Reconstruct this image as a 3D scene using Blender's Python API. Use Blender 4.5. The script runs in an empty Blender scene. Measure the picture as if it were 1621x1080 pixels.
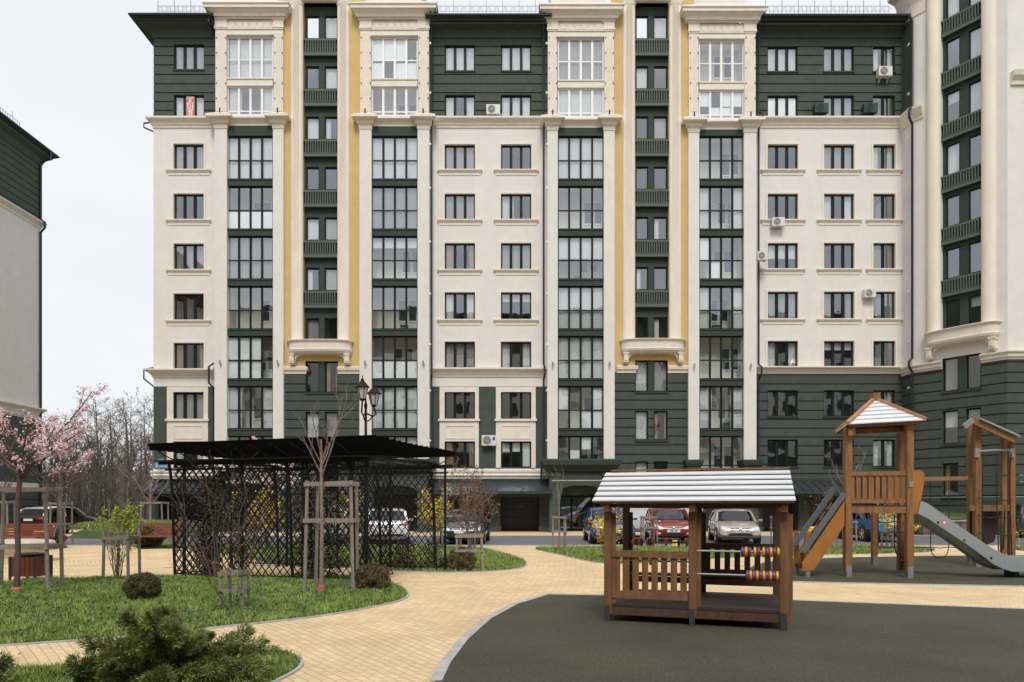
import bpy, math, random
import numpy as np
from mathutils import Vector, Matrix
R = math.radians
rng = random.Random(7)
nrg = np.random.default_rng(5)
col = bpy.context.scene.collection
F = 1081.0; CX = 810.5; HY = 800.0; EYE = 1.6
def X(px, d): return (px-CX)*d/F
def Z(py, d): return EYE+(HY-py)*d/F
def P(px, py, d): return Vector((X(px, d), d, Z(py, d)))
def zp(p, y, d): return (p, Z(y, d-p))
def G(px, py):
    d = EYE*F/(py-HY); return Vector((X(px, d), d, 0))
# ---------------------------------------------------------------- materials
M = {}
def mat(name, c, rough=.7, var=.12, scale=6, metal=0, bump=0, bscale=60, coat=0, c2=None, stretch=None, spec=.5, streak=0):
    m = bpy.data.materials.new(name); m.use_nodes = True
    nt = m.node_tree; b = nt.nodes['Principled BSDF']
    b.inputs['Roughness'].default_value = rough; b.inputs['Metallic'].default_value = metal
    b.inputs['Coat Weight'].default_value = coat; b.inputs['Specular IOR Level'].default_value = spec
    tc = nt.nodes.new('ShaderNodeTexCoord'); mp = nt.nodes.new('ShaderNodeMapping')
    nt.links.new(tc.outputs['Object'], mp.inputs['Vector'])
    if stretch: mp.inputs['Scale'].default_value = stretch
    if var > 0 or c2:
        n = nt.nodes.new('ShaderNodeTexNoise'); n.inputs['Scale'].default_value = scale; n.inputs['Detail'].default_value = 5
        n.inputs['Roughness'].default_value = .65
        nt.links.new(mp.outputs[0], n.inputs['Vector'])
        r = nt.nodes.new('ShaderNodeValToRGB')
        a = tuple(x*(1-var) for x in c[:3]); d = tuple(min(1, x*(1+var)) for x in (c2 or c)[:3])
        r.color_ramp.elements[0].color = (*a, 1); r.color_ramp.elements[1].color = (*d, 1)
        r.color_ramp.elements[0].position = .3; r.color_ramp.elements[1].position = .7
        nt.links.new(n.outputs['Fac'], r.inputs[0]); nt.links.new(r.outputs[0], b.inputs['Base Color'])
        if streak:
            m2 = nt.nodes.new('ShaderNodeMapping'); m2.inputs['Scale'].default_value = (2.2, 2.2, .16); n3 = nt.nodes.new('ShaderNodeTexNoise'); n3.inputs['Scale'].default_value = 2; n3.inputs['Detail'].default_value = 6; n3.inputs['Roughness'].default_value = .7
            q = nt.nodes.new('ShaderNodeMapRange'); q.inputs['From Min'].default_value = .5; q.inputs['From Max'].default_value = .75; q.inputs['To Min'].default_value = 1; q.inputs['To Max'].default_value = 1-streak
            sc_ = nt.nodes.new('ShaderNodeVectorMath'); sc_.operation = 'SCALE'
            nt.links.new(tc.outputs['Object'], m2.inputs[0]); nt.links.new(m2.outputs[0], n3.inputs['Vector']); nt.links.new(n3.outputs['Fac'], q.inputs['Value'])
            nt.links.new(r.outputs[0], sc_.inputs[0]); nt.links.new(q.outputs[0], sc_.inputs['Scale']); nt.links.new(sc_.outputs[0], b.inputs['Base Color'])
    else: b.inputs['Base Color'].default_value = (*c[:3], 1)
    if bump:
        n2 = nt.nodes.new('ShaderNodeTexNoise'); n2.inputs['Scale'].default_value = bscale; n2.inputs['Detail'].default_value = 3
        nt.links.new(mp.outputs[0], n2.inputs['Vector'])
        bp = nt.nodes.new('ShaderNodeBump'); bp.inputs['Strength'].default_value = bump; bp.inputs['Distance'].default_value = .01
        nt.links.new(n2.outputs['Fac'], bp.inputs['Height']); nt.links.new(bp.outputs[0], b.inputs['Normal'])
    M[name] = m; return m
mat('cream', (.72, .69, .645), .85, .05, 1.3, bump=.4, bscale=40, streak=.045)
mat('cream_trim', (.74, .68, .59), .75, .07, 2.5, bump=.2)
mat('green_panel', (.095, .125, .10), .7, .1, 3, spec=.3)
mat('surround', (.74, .70, .62), .8, .04, 2)
mat('travertine', (.78, .71, .61), .7, .07, 1.8, stretch=(1, 1, .35))
mat('green', (.056, .072, .057), .85, .16, 2.2, bump=.5, bscale=45, streak=.12)
mat('green_trim', (.036, .052, .041), .7, .1, 3, spec=.25)
mat('yellow', (.60, .425, .18), .85, .07, 1.5, bump=.4, bscale=40, streak=.1)
mat('frame_green', (.008, .014, .011), .5, .05, spec=.2)
mat('frame_white', (.80, .80, .80), .35, .02)
mat('gutter', (.022, .022, .028), .45, .1)
mat('roof_metal', (.045, .05, .06), .45, .15, 3, metal=.3)
mat('interior', (.30, .28, .25), .9, .1, .5)
mat('garage', (.030, .032, .040), .5, .1, 5)
mat('black_metal', (.008, .008, .009), .6, .15, 20, spec=.25)
mat('black_slat', (.006, .006, .007), .9, .1, spec=.05)
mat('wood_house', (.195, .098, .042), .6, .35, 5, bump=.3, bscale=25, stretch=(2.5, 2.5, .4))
mat('grey_metal', (.30, .32, .34), .45, .08, 8, metal=.4)
mat('slide_grey', (.27, .30, .34), .5, .06, 8)
mat('rail_grey', (.10, .125, .15), .5, .06, 8)
mat('chrome', (.7, .7, .72), .2, .02, metal=1)
mat('wood', (.235, .118, .047), .55, .35, 5, bump=.3, bscale=25, stretch=(2.5, 2.5, .4))
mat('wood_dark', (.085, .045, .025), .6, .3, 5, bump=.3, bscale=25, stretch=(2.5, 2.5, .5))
mat('wood_light', (.40, .22, .11), .55, .2, 6)
mat('plywood', (.36, .15, .035), .45, .2, 3, stretch=(1, 1, .5))
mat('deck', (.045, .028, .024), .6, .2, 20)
mat('grey_wood', (.27, .235, .20), .85, .28, 9, bump=.5, bscale=40, stretch=(3, 3, .5))
mat('bench_wood', (.21, .062, .035), .6, .2, 8)
mat('bin_wood', (.10, .028, .014), .55, .2, 8)
mat('iron', (.045, .05, .06), .5, .1)
mat('white_slat', (.68, .70, .73), .4, .05, 3)
mat('terracotta', (.50, .17, .085), .8, .15, 9)
mat('stone_cream', (.56, .50, .42), .8, .1, 5, bump=.3)
mat('kerb', (.42, .41, .40), .85, .2, 5)
mat('bark', (.13, .098, .082), .9, .3, 8, stretch=(3, 3, .6))
mat('bark_pale', (.24, .19, .16), .9, .3, 8)
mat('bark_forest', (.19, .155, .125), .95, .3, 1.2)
mat('wood_far', (.24, .20, .17), .95, .3, .8)  # pale brown of the far wood mass
mat('bark_cherry', (.11, .065, .055), .8, .35, 10, stretch=(.6, .6, 5))
mat('moss_bark', (.10, .10, .05), .95, .3, 2)
mat('blossom', (.80, .56, .60), .8, .10, 3, c2=(.86, .66, .69))
mat('forsythia', (.74, .55, .06), .7, .15, 6)
mat('box_leaf', (.045, .055, .02), .7, .35, 9, c2=(.13, .115, .045))
mat('box_leaf_brown', (.11, .10, .035), .8, .35, 9, c2=(.16, .11, .055))

mat('straw', (.34, .28, .14), .8, .2, 5)
mat('juniper', (.085, .13, .032), .8, .4, 5, c2=(.25, .29, .08))
mat('young_leaf', (.30, .33, .04), .7, .2, 6)
mat('dry_leaf', (.15, .075, .045), .9, .3, 9, c2=(.24, .13, .08))
mat('ivy', (.03, .032, .02), .8, .4, 9, c2=(.07, .05, .03))
mat('soil', (.045, .035, .024), .95, .3, 4)
mat('curtain', (.70, .71, .70), .9, .05, 3)
mat('loggia', (.80, .76, .66), .9, .05, 1)
mat('curtain_grey', (.38, .36, .35), .9, .08, 3)
mat('panel_white', (.86, .87, .86), .6, .02)
mat('drape_tan', (.36, .26, .15), .9, .1, 3)
mat('ac_white', (.66, .65, .61), .5, .05)
mat('ac_green', (.012, .045, .036), .5, .05)
mat('ac_dark', (.08, .085, .08), .6, .05)
mat('rubber_tyre', (.012, .012, .012), .8, .1)
mat('plastic_black', (.02, .02, .022), .5, .05)
mat('red_lens', (.38, .008, .008), .15, 0, coat=1)
mat('lamp_lens', (.62, .65, .68), .12, 0, coat=1)
mat('milk_glass', (.55, .56, .55), .3, .03)
mat('plate_white', (.75, .75, .73), .4, 0)
mat('ink', (.015, .015, .018), .6, 0)
mat('purple', (.16, .055, .22), .4, .05)
mat('bead_yellow', (.78, .36, .012), .35, .05)
mat('sign_blue', (.10, .32, .55), .5, .03)
mat('sticker_blue', (.02, .05, .45), .5, 0)
mat('sign_red', (.62, .13, .14), .6, .03)
mat('white_paint', (.8, .8, .8), .5, 0)
mat('plastic_yellow', (.8, .6, .02), .5, .05)
mat('brickwall', (.15, .09, .07), .9, .25, 7)
for n, c in dict(car_blue=(.018, .065, .20), car_skyblue=(.03, .20, .50), car_red=(.30, .018, .010), car_beige=(.45, .385, .33), car_white=(.72, .74, .76),
                 car_dark=(.03, .034, .045), car_maroon=(.030, .012, .014), car_grey=(.055, .06, .07), car_silver=(.45, .48, .52)).items():
    mat(n, c, .32, 0, metal=.25, coat=1)
def glass(name, refl, tint, wav=.0):
    m = bpy.data.materials.new(name); m.use_nodes = True; nt = m.node_tree; nt.nodes.clear()
    o = nt.nodes.new('ShaderNodeOutputMaterial'); mx = nt.nodes.new('ShaderNodeMixShader')
    t = nt.nodes.new('ShaderNodeBsdfTransparent'); g = nt.nodes.new('ShaderNodeBsdfGlossy')
    t.inputs[0].default_value = (*tint, 1); g.inputs['Roughness'].default_value = 0.0; g.inputs[0].default_value = (.88, .92, 1, 1)
    lw = nt.nodes.new('ShaderNodeLayerWeight'); lw.inputs[0].default_value = .5; fr = nt.nodes.new('ShaderNodeMath'); fr.operation = 'POWER'; fr.inputs[1].default_value = 4.5; nt.links.new(lw.outputs['Facing'], fr.inputs[0])
    ad = nt.nodes.new('ShaderNodeMath'); ad.operation = 'ADD'; ad.inputs[1].default_value = refl
    nt.links.new(fr.outputs[0], ad.inputs[0]); nt.links.new(ad.outputs[0], mx.inputs[0])
    nt.links.new(t.outputs[0], mx.inputs[1]); nt.links.new(g.outputs[0], mx.inputs[2]); nt.links.new(mx.outputs[0], o.inputs[0])
    if wav:
        tc = nt.nodes.new('ShaderNodeTexCoord'); n = nt.nodes.new('ShaderNodeTexNoise'); n.inputs['Scale'].default_value = 1.3
        oi = nt.nodes.new('ShaderNodeObjectInfo'); va = nt.nodes.new('ShaderNodeVectorMath'); va.operation = 'MULTIPLY_ADD'
        va.inputs[1].default_value = (1, 1, 1)
        nt.links.new(tc.outputs['Object'], va.inputs[0]); nt.links.new(oi.outputs['Location'], va.inputs[2])
        nt.links.new(va.outputs[0], n.inputs['Vector'])
        bp = nt.nodes.new('ShaderNodeBump'); bp.inputs['Strength'].default_value = wav; bp.inputs['Distance'].default_value = .05
        nt.links.new(n.outputs['Fac'], bp.inputs['Height']); nt.links.new(bp.outputs[0], g.inputs['Normal'])
    M[name] = m
glass('glass', .25, (.94, .97, .97), .05)
glass('car_glass', .10, (.22, .25, .25))
def brick_mat(name, c1, c2, mort, w, h, ms, rot=0, rough=.85, big=.1):
    m = mat(name, c1, rough, 0); nt = m.node_tree; b = nt.nodes['Principled BSDF']
    tc = nt.nodes.new('ShaderNodeTexCoord'); mp = nt.nodes.new('ShaderNodeMapping'); mp.inputs['Rotation'].default_value = (0, 0, rot)
    br = nt.nodes.new('ShaderNodeTexBrick'); br.inputs['Scale'].default_value = 1
    br.inputs['Color1'].default_value = (*c1, 1); br.inputs['Color2'].default_value = (*c2, 1); br.inputs['Mortar'].default_value = (*mort, 1)
    br.inputs['Brick Width'].default_value = w; br.inputs['Row Height'].default_value = h; br.inputs['Mortar Size'].default_value = ms
    br.inputs['Mortar Smooth'].default_value = .3
    nt.links.new(tc.outputs['Object'], mp.inputs[0])
    n = nt.nodes.new('ShaderNodeTexNoise'); n.inputs['Scale'].default_value = .9; n.inputs['Detail'].default_value = 6
    nt.links.new(tc.outputs['Object'], n.inputs['Vector'])
    nw = nt.nodes.new('ShaderNodeTexNoise'); nw.inputs['Scale'].default_value = .25
    nt.links.new(tc.outputs['Object'], nw.inputs['Vector'])
    va = nt.nodes.new('ShaderNodeVectorMath'); va.operation = 'MULTIPLY_ADD'; va.inputs[1].default_value = (.5, .5, 0)
    nt.links.new(nw.outputs['Color'], va.inputs[0]); nt.links.new(mp.outputs[0], va.inputs[2]); nt.links.new(va.outputs[0], br.inputs['Vector'])
    r = nt.nodes.new('ShaderNodeMapRange'); r.inputs['From Min'].default_value = .25; r.inputs['From Max'].default_value = .75
    r.inputs['To Min'].default_value = 1-big; r.inputs['To Max'].default_value = 1+big
    nt.links.new(n.outputs['Fac'], r.inputs['Value'])
    mu = nt.nodes.new('ShaderNodeVectorMath'); mu.operation = 'SCALE'
    nt.links.new(br.outputs['Color'], mu.inputs[0]); nt.links.new(r.outputs[0], mu.inputs['Scale'])
    nt.links.new(mu.outputs[0], b.inputs['Base Color'])
    bp = nt.nodes.new('ShaderNodeBump'); bp.inputs['Strength'].default_value = .35; bp.inputs['Distance'].default_value = .004; bp.invert = True
    nt.links.new(br.outputs['Fac'], bp.inputs['Height']); nt.links.new(bp.outputs[0], b.inputs['Normal'])
    return m
brick_mat('paving', (.74, .56, .335), (.645, .47, .27), (.42, .31, .18), .2, .1, .0065, R(52), big=.15)
brick_mat('road', (.135, .138, .15), (.165, .168, .18), (.09, .09, .095), .2, .1, .008, 0)
brick_mat('stonewall', (.20, .17, .14), (.15, .13, .11), (.08, .07, .06), .4, .15, .02)
# speckled rubber
m = mat('rubber', (.058, .062, .046), .95, .0); nt = m.node_tree; b = nt.nodes['Principled BSDF']
tc = nt.nodes.new('ShaderNodeTexCoord')
n = nt.nodes.new('ShaderNodeTexNoise'); n.inputs['Scale'].default_value = 95; n.inputs['Detail'].default_value = 2
n2 = nt.nodes.new('ShaderNodeTexNoise'); n2.inputs['Scale'].default_value = .8; n2.inputs['Detail'].default_value = 6
for q in (n, n2): nt.links.new(tc.outputs['Object'], q.inputs['Vector'])
r = nt.nodes.new('ShaderNodeValToRGB')
r.color_ramp.elements[0].color = (.025, .025, .012, 1); r.color_ramp.elements[0].position = .35
r.color_ramp.elements[1].color = (.096, .094, .055, 1); r.color_ramp.elements[1].position = .68
nt.links.new(n.outputs['Fac'], r.inputs[0])
mr = nt.nodes.new('ShaderNodeMapRange'); mr.inputs['From Min'].default_value = .3; mr.inputs['From Max'].default_value = .7; mr.inputs['To Min'].default_value = .80; mr.inputs['To Max'].default_value = 1.18
nt.links.new(n2.outputs['Fac'], mr.inputs['Value'])
mu = nt.nodes.new('ShaderNodeVectorMath'); mu.operation = 'SCALE'; nt.links.new(r.outputs[0], mu.inputs[0]); nt.links.new(mr.outputs[0], mu.inputs['Scale'])
nt.links.new(mu.outputs[0], b.inputs['Base Color'])
bp = nt.nodes.new('ShaderNodeBump'); bp.inputs['Strength'].default_value = .6; bp.inputs['Distance'].default_value = .005
nt.links.new(n.outputs['Fac'], bp.inputs['Height']); nt.links.new(bp.outputs[0], b.inputs['Normal'])
# grass blades vary with place
m = mat('grass', (.125, .205, .028), .7, .4, 2.6, c2=(.28, .37, .085))
mat('lawn_base', (.045, .075, .015), .9, .35, 5)
# ---------------------------------------------------------------- mesh helper
def wl(o):
    v = Vector((0, 0, 0))
    while o: v += o.location; o = o.parent
    return v
class MB:
    def __init__(s): s.v = []; s.f = []; s.m = []
    def add(s, vs, fs, mi=0):
        k = len(s.v); s.v += [tuple(v) for v in vs]; s.f += [tuple(i+k for i in f) for f in fs]; s.m += [mi]*len(fs); return s
    def box(s, a, b, mi=0):
        x0, y0, z0 = [min(p, q) for p, q in zip(a, b)]; x1, y1, z1 = [max(p, q) for p, q in zip(a, b)]
        return s.add([(x0,y0,z0),(x1,y0,z0),(x1,y1,z0),(x0,y1,z0),(x0,y0,z1),(x1,y0,z1),(x1,y1,z1),(x0,y1,z1)],
              [(0,3,2,1),(4,5,6,7),(0,1,5,4),(1,2,6,5),(2,3,7,6),(3,0,4,7)], mi)
    def bar(s, p, q, w, h=None, mi=0, up=(0, 0, 1), ch=0):
        h = h or w; p = Vector(p); q = Vector(q); d = (q-p).normalized(); up = Vector(up)
        a = d.cross(up)
        if a.length < 1e-3: a = d.cross(Vector((0, 1, 0)))
        a.normalize(); b = a.cross(d).normalized()
        if not ch: prof = [(-1,-1),(1,-1),(1,1),(-1,1)]; pr = [(x*w/2, y*h/2) for x, y in prof]
        else: pr = [(-w/2+ch,-h/2),(w/2-ch,-h/2),(w/2,-h/2+ch),(w/2,h/2-ch),(w/2-ch,h/2),(-w/2+ch,h/2),(-w/2,h/2-ch),(-w/2,-h/2+ch)]
        n = len(pr)
        vs = [p+a*x+b*y for x, y in pr]+[q+a*x+b*y for x, y in pr]
        fs = [(i, (i+1) % n, n+(i+1) % n, n+i) for i in range(n)]+[tuple(range(n))[::-1], tuple(range(n, 2*n))]
        return s.add(vs, fs, mi)
    def tube(s, pts, rad, n=6, mi=0, cap=True):
        pts = [Vector(p) for p in pts]
        if not isinstance(rad, (list, tuple)): rad = [rad]*len(pts)
        k = len(s.v); N = len(pts); a = None
        for i, p in enumerate(pts):
            d = (pts[min(i+1, N-1)]-pts[max(i-1, 0)])
            d = d.normalized() if d.length > 1e-9 else Vector((0, 0, 1))
            if a is None:
                a = d.cross(Vector((0, 0, 1)))
                if a.length < .1: a = d.cross(Vector((0, 1, 0)))
            else: a = a-d*a.dot(d)
            a.normalize(); b = d.cross(a)
            for j in range(n):
                t = 2*math.pi*j/n; s.v.append(tuple(p+(a*math.cos(t)+b*math.sin(t))*rad[i]))
        for i in range(N-1):
            for j in range(n):
                s.f.append((k+i*n+j, k+i*n+(j+1) % n, k+(i+1)*n+(j+1) % n, k+(i+1)*n+j)); s.m.append(mi)
        if cap:
            s.f.append(tuple(k+j for j in range(n))[::-1]); s.f.append(tuple(k+(N-1)*n+j for j in range(n))); s.m += [mi, mi]
        return s
    def loft(s, rings, mi=0, closed=True, caps=True):
        n = len(rings[0]); k = len(s.v)
        for r in rings: s.v += [tuple(p) for p in r]
        e = n if closed else n-1
        for i in range(len(rings)-1):
            for j in range(e):
                s.f.append((k+i*n+j, k+i*n+(j+1) % n, k+(i+1)*n+(j+1) % n, k+(i+1)*n+j)); s.m.append(mi)
        if caps:
            s.f.append(tuple(k+j for j in range(n))[::-1]); s.f.append(tuple(k+(len(rings)-1)*n+j for j in range(n))); s.m += [mi, mi]
        return s
    def lathe(s, c, prof, n=16, mi=0):
        c = Vector(c)
        return s.loft([[c+Vector((r*math.cos(2*math.pi*j/n), r*math.sin(2*math.pi*j/n), z)) for j in range(n)] for r, z in prof], mi)
    def prism(s, poly, h0, h1, axis='z', mi=0):
        # poly list of 2D; extruded along axis
        def mk(a, b, h):
            return (a, b, h) if axis == 'z' else ((a, h, b) if axis == 'y' else (h, a, b))
        return s.loft([[mk(a, b, h0) for a, b in poly], [mk(a, b, h1) for a, b in poly]], mi)
    def mesh(s, name, mats, off=(0, 0, 0), smooth=False):
        me = bpy.data.meshes.new(name)
        o = Vector(off); me.from_pydata([(v[0]-o.x, v[1]-o.y, v[2]-o.z) for v in s.v], [], s.f)
        for q in (mats if isinstance(mats, (list, tuple)) else [mats]): me.materials.append(M[q])
        me.polygons.foreach_set('material_index', s.m)
        if smooth:
            me.shade_smooth(); me.set_sharp_from_angle(angle=R(40))
        me.validate(); me.update(); return me
    def build(s, name, mats, parent=None, smooth=False, fix=True):
        me = s.mesh(name, mats, wl(parent) if (parent and fix) else (0, 0, 0), smooth)
        if fix:
            import bmesh
            b = bmesh.new(); b.from_mesh(me); bmesh.ops.recalc_face_normals(b, faces=b.faces); b.to_mesh(me); b.free()
        return link(name, me, parent)
    def local(s, name, mats, parent=None, smooth=False):
        return link(name, s.mesh(name, mats, (0, 0, 0), smooth), parent)
def link(name, me, parent=None, loc=None, rz=0):
    o = bpy.data.objects.new(name, me); col.objects.link(o); o.parent = parent
    if loc is not None: o.location = loc
    if rz: o.rotation_euler.z = rz
    return o
def tag(o, label, cat, group=None, kind=None):
    if label: o['label'] = label
    if cat: o['category'] = cat
    if group: o['group'] = group
    if kind: o['kind'] = kind
    return o
def thing(name, label, cat, loc=(0, 0, 0), group=None, rz=0):
    o = link(name, None, None, loc, rz); o.empty_display_size = .3
    return tag(o, label, cat, group)
def struct(o, label, cat, kind='structure'): return tag(o, label, cat, None, kind)
def fastmesh(name, verts, nper, mats, parent=None, off=None):
    """verts: (N,nper,3) numpy -> N separate faces"""
    N = len(verts); me = bpy.data.meshes.new(name)
    v = verts.reshape(-1, 3).astype(np.float32)
    if off is not None: v = v-np.array(off, dtype=np.float32)
    me.vertices.add(N*nper); me.vertices.foreach_set('co', v.ravel())
    me.loops.add(N*nper); me.loops.foreach_set('vertex_index', np.arange(N*nper, dtype=np.int32))
    me.polygons.add(N); me.polygons.foreach_set('loop_start', np.arange(0, N*nper, nper, dtype=np.int32))
    try: me.polygons.foreach_set('loop_total', np.full(N, nper, dtype=np.int32))
    except Exception: pass
    for q in mats: me.materials.append(M[q])
    me.update(calc_edges=True); me.validate()
    return link(name, me, parent)
def leaves(centers, size, r, flat=.5, asp=.6):
    """random oriented quads around given centres -> (N,4,3)"""
    n = len(centers); c = np.asarray(centers)
    a = r.normal(size=(n, 3)); a /= np.linalg.norm(a, axis=1)[:, None]
    b = r.normal(size=(n, 3)); b -= a*(a*b).sum(1)[:, None]; b /= np.linalg.norm(b, axis=1)[:, None]
    s = size*(.6+.8*r.random((n, 1)))
    a = a*s; b = b*s*asp
    return np.stack([c-a, c-b, c+a, c+b], 1)
# ================================================================ SETTING
def inpoly(x, y, poly):
    ins = np.zeros(x.shape, bool); n = len(poly)
    for i in range(n):
        x1, y1 = poly[i][:2]; x2, y2 = poly[(i+1) % n][:2]
        if abs(y2-y1) < 1e-9: continue
        c = ((y1 > y) != (y2 > y)) & (x < (x2-x1)*(y-y1)/(y2-y1)+x1)
        ins ^= c
    return ins
def smooth_poly(pts, it=2):
    for _ in range(it):
        q = []
        for i in range(len(pts)):
            a = pts[i]; b = pts[(i+1) % len(pts)]
            q += [a*.75+b*.25, a*.25+b*.75]
        pts = q
    return pts
def sheet(name, pts, z, mt, parent=None, zf=None):
    b = MB(); b.add([(p[0], p[1], z) for p in pts], [tuple(range(len(pts)))])
    o = b.build(name, mt, parent)
    if o.data.polygons[0].normal.z < 0: o.data.flip_normals()
    return o
b = MB().add([(-900, -200, -.03), (900, -200, -.03), (900, 1500, -.03), (-900, 1500, -.03)], [(0, 1, 2, 3)])
struct(b.build('ground', 'lawn_base'), 'rough grassy earth reaching away behind the houses', 'ground')
b = MB().add([(-46, -12, 0), (34, -12, 0), (34, 47, 0), (-46, 47, 0)], [(0, 1, 2, 3)])
struct(b.build('paved_path', 'paving'), 'tan block paving winding between lawns and playground', 'paving')
b = MB().add([(-60, 27.1, .006), (34, 27.1, .006), (34, 35.6, .006), (-60, 35.6, .006)], [(0, 1, 2, 3)])
struct(b.build('road', 'road'), 'grey block paved roadway in front of the apartment block', 'road')
b = MB()
for y in (27.02, 35.72):
    x = -60
    while x < 34: b.box((x, y-.07, -.01), (x+.99, y+.07, .022)); x += 1
struct(b.build('kerb', 'kerb'), 'flush concrete kerbs edging the grey road', 'kerb')
def edging(name, pts, w, label, closed=True, h=.03):
    b = MB(); n = len(pts)
    tot = []
    for i in range(n if closed else n-1):
        a = pts[i]; c = pts[(i+1) % n]; tot.append((a, c))
    for a, c in tot:
        d = (c-a); L = d.length
        if L < 1e-3: continue
        if a.y < 2.2 and c.y < 2.2: continue
        b.bar(a+Vector((0, 0, h/2-.005)), c+Vector((0, 0, h/2-.005)), w, h)
    o = b.build(name, 'kerb'); return struct(o, label, 'edging')
# rubber surfaces
def gp(*a): return [G(x, y) for x, y in a]
rub1 = gp((690, 1080), (705, 1050), (735, 1012), (772, 980), (815, 957), (866, 941.5), (940, 943), (1000, 944.5), (1240, 950.5), (1621, 965), (1900, 976))+[Vector((9, 2.5, 0)), Vector((-.9, 2.5, 0))]
struct(sheet('rubber_surface', rub1, .014, 'rubber'), 'dark green rubber playground surface in the foreground', 'playground surface')
rub2 = gp((1175, 903), (1182, 915), (1205, 920.5), (1400, 925), (1621, 929), (1800, 932), (1800, 879), (1621, 879.5), (1450, 881), (1290, 884), (1210, 889))
rub2 = smooth_poly(rub2, 2)
struct(sheet('rubber_surface', rub2, .014, 'rubber'), 'dark rubber surface under the slide tower', 'playground surface')
edging('edging_strip', rub1[:11], .11, 'grey concrete edging curving round the front rubber surface', False, .022)
edging('edging_strip', rub2, .09, 'grey edging round the rear rubber surface', True, .022)
# lawns
LAWNS = {
 'A': (smooth_poly(gp((-260, 930), (0, 924), (150, 917), (275, 913), (420, 915), (560, 913), (620, 925), (648, 938), (640, 950), (600, 960), (500, 978), (380, 990), (200, 1010), (0, 1023), (-160, 1034))), 'broad front lawn with stakes, shrubs and the boxwood ball'),
 'B': (smooth_poly(gp((285, 866), (430, 865), (560, 865), (700, 865.5), (765, 870), (800, 877), (828, 887), (835, 895), (818, 902), (760, 906), (697, 907), (600, 903), (520, 898), (440, 895), (390, 885), (300, 872))), 'lawn running behind the black pergola'),
 'D': (smooth_poly(gp((838, 868.5), (880, 866.5), (1000, 866), (1250, 865), (1400, 865), (1470, 867), (1484, 872), (1460, 876), (1300, 879), (1240, 881), (1120, 885), (1010, 893), (960, 893), (930, 889), (880, 877))), 'lawn between parked cars and playground'),
 'E': (smooth_poly(gp((-350, 1085), (-100, 1068), (0, 1063), (120, 1058), (300, 1040), (400, 1030), (455, 1034), (478, 1047), (470, 1062), (430, 1082), (340, 1130), (0, 1210), (-400, 1250))), 'near lawn patch under the juniper'),
 'C': (smooth_poly(gp((95, 852.5), (130, 848), (170, 842), (235, 838), (330, 838), (330, 852.3), (200, 853.5))), 'raised grass mound beside the dark two tone car'),
 'H': (smooth_poly(gp((-60, 863), (60, 862.5), (118, 866), (80, 869.5), (-60, 871))), 'small lawn strip behind the left bench'),
 'I': (smooth_poly(gp((205, 862), (290, 862), (300, 868), (255, 869), (205, 866))), 'planting strip behind the red bench'),
 'F': (smooth_poly(gp((1598, 867), (1640, 864), (1750, 864), (1750, 873), (1640, 873), (1605, 871))), 'lawn tip at the right edge of the photo'),
}
def lawn_z(k, x, y):
    if k == 'C': return .06+.55*np.clip((y-34)/5, 0, 1)
    return .02+0*x
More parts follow.
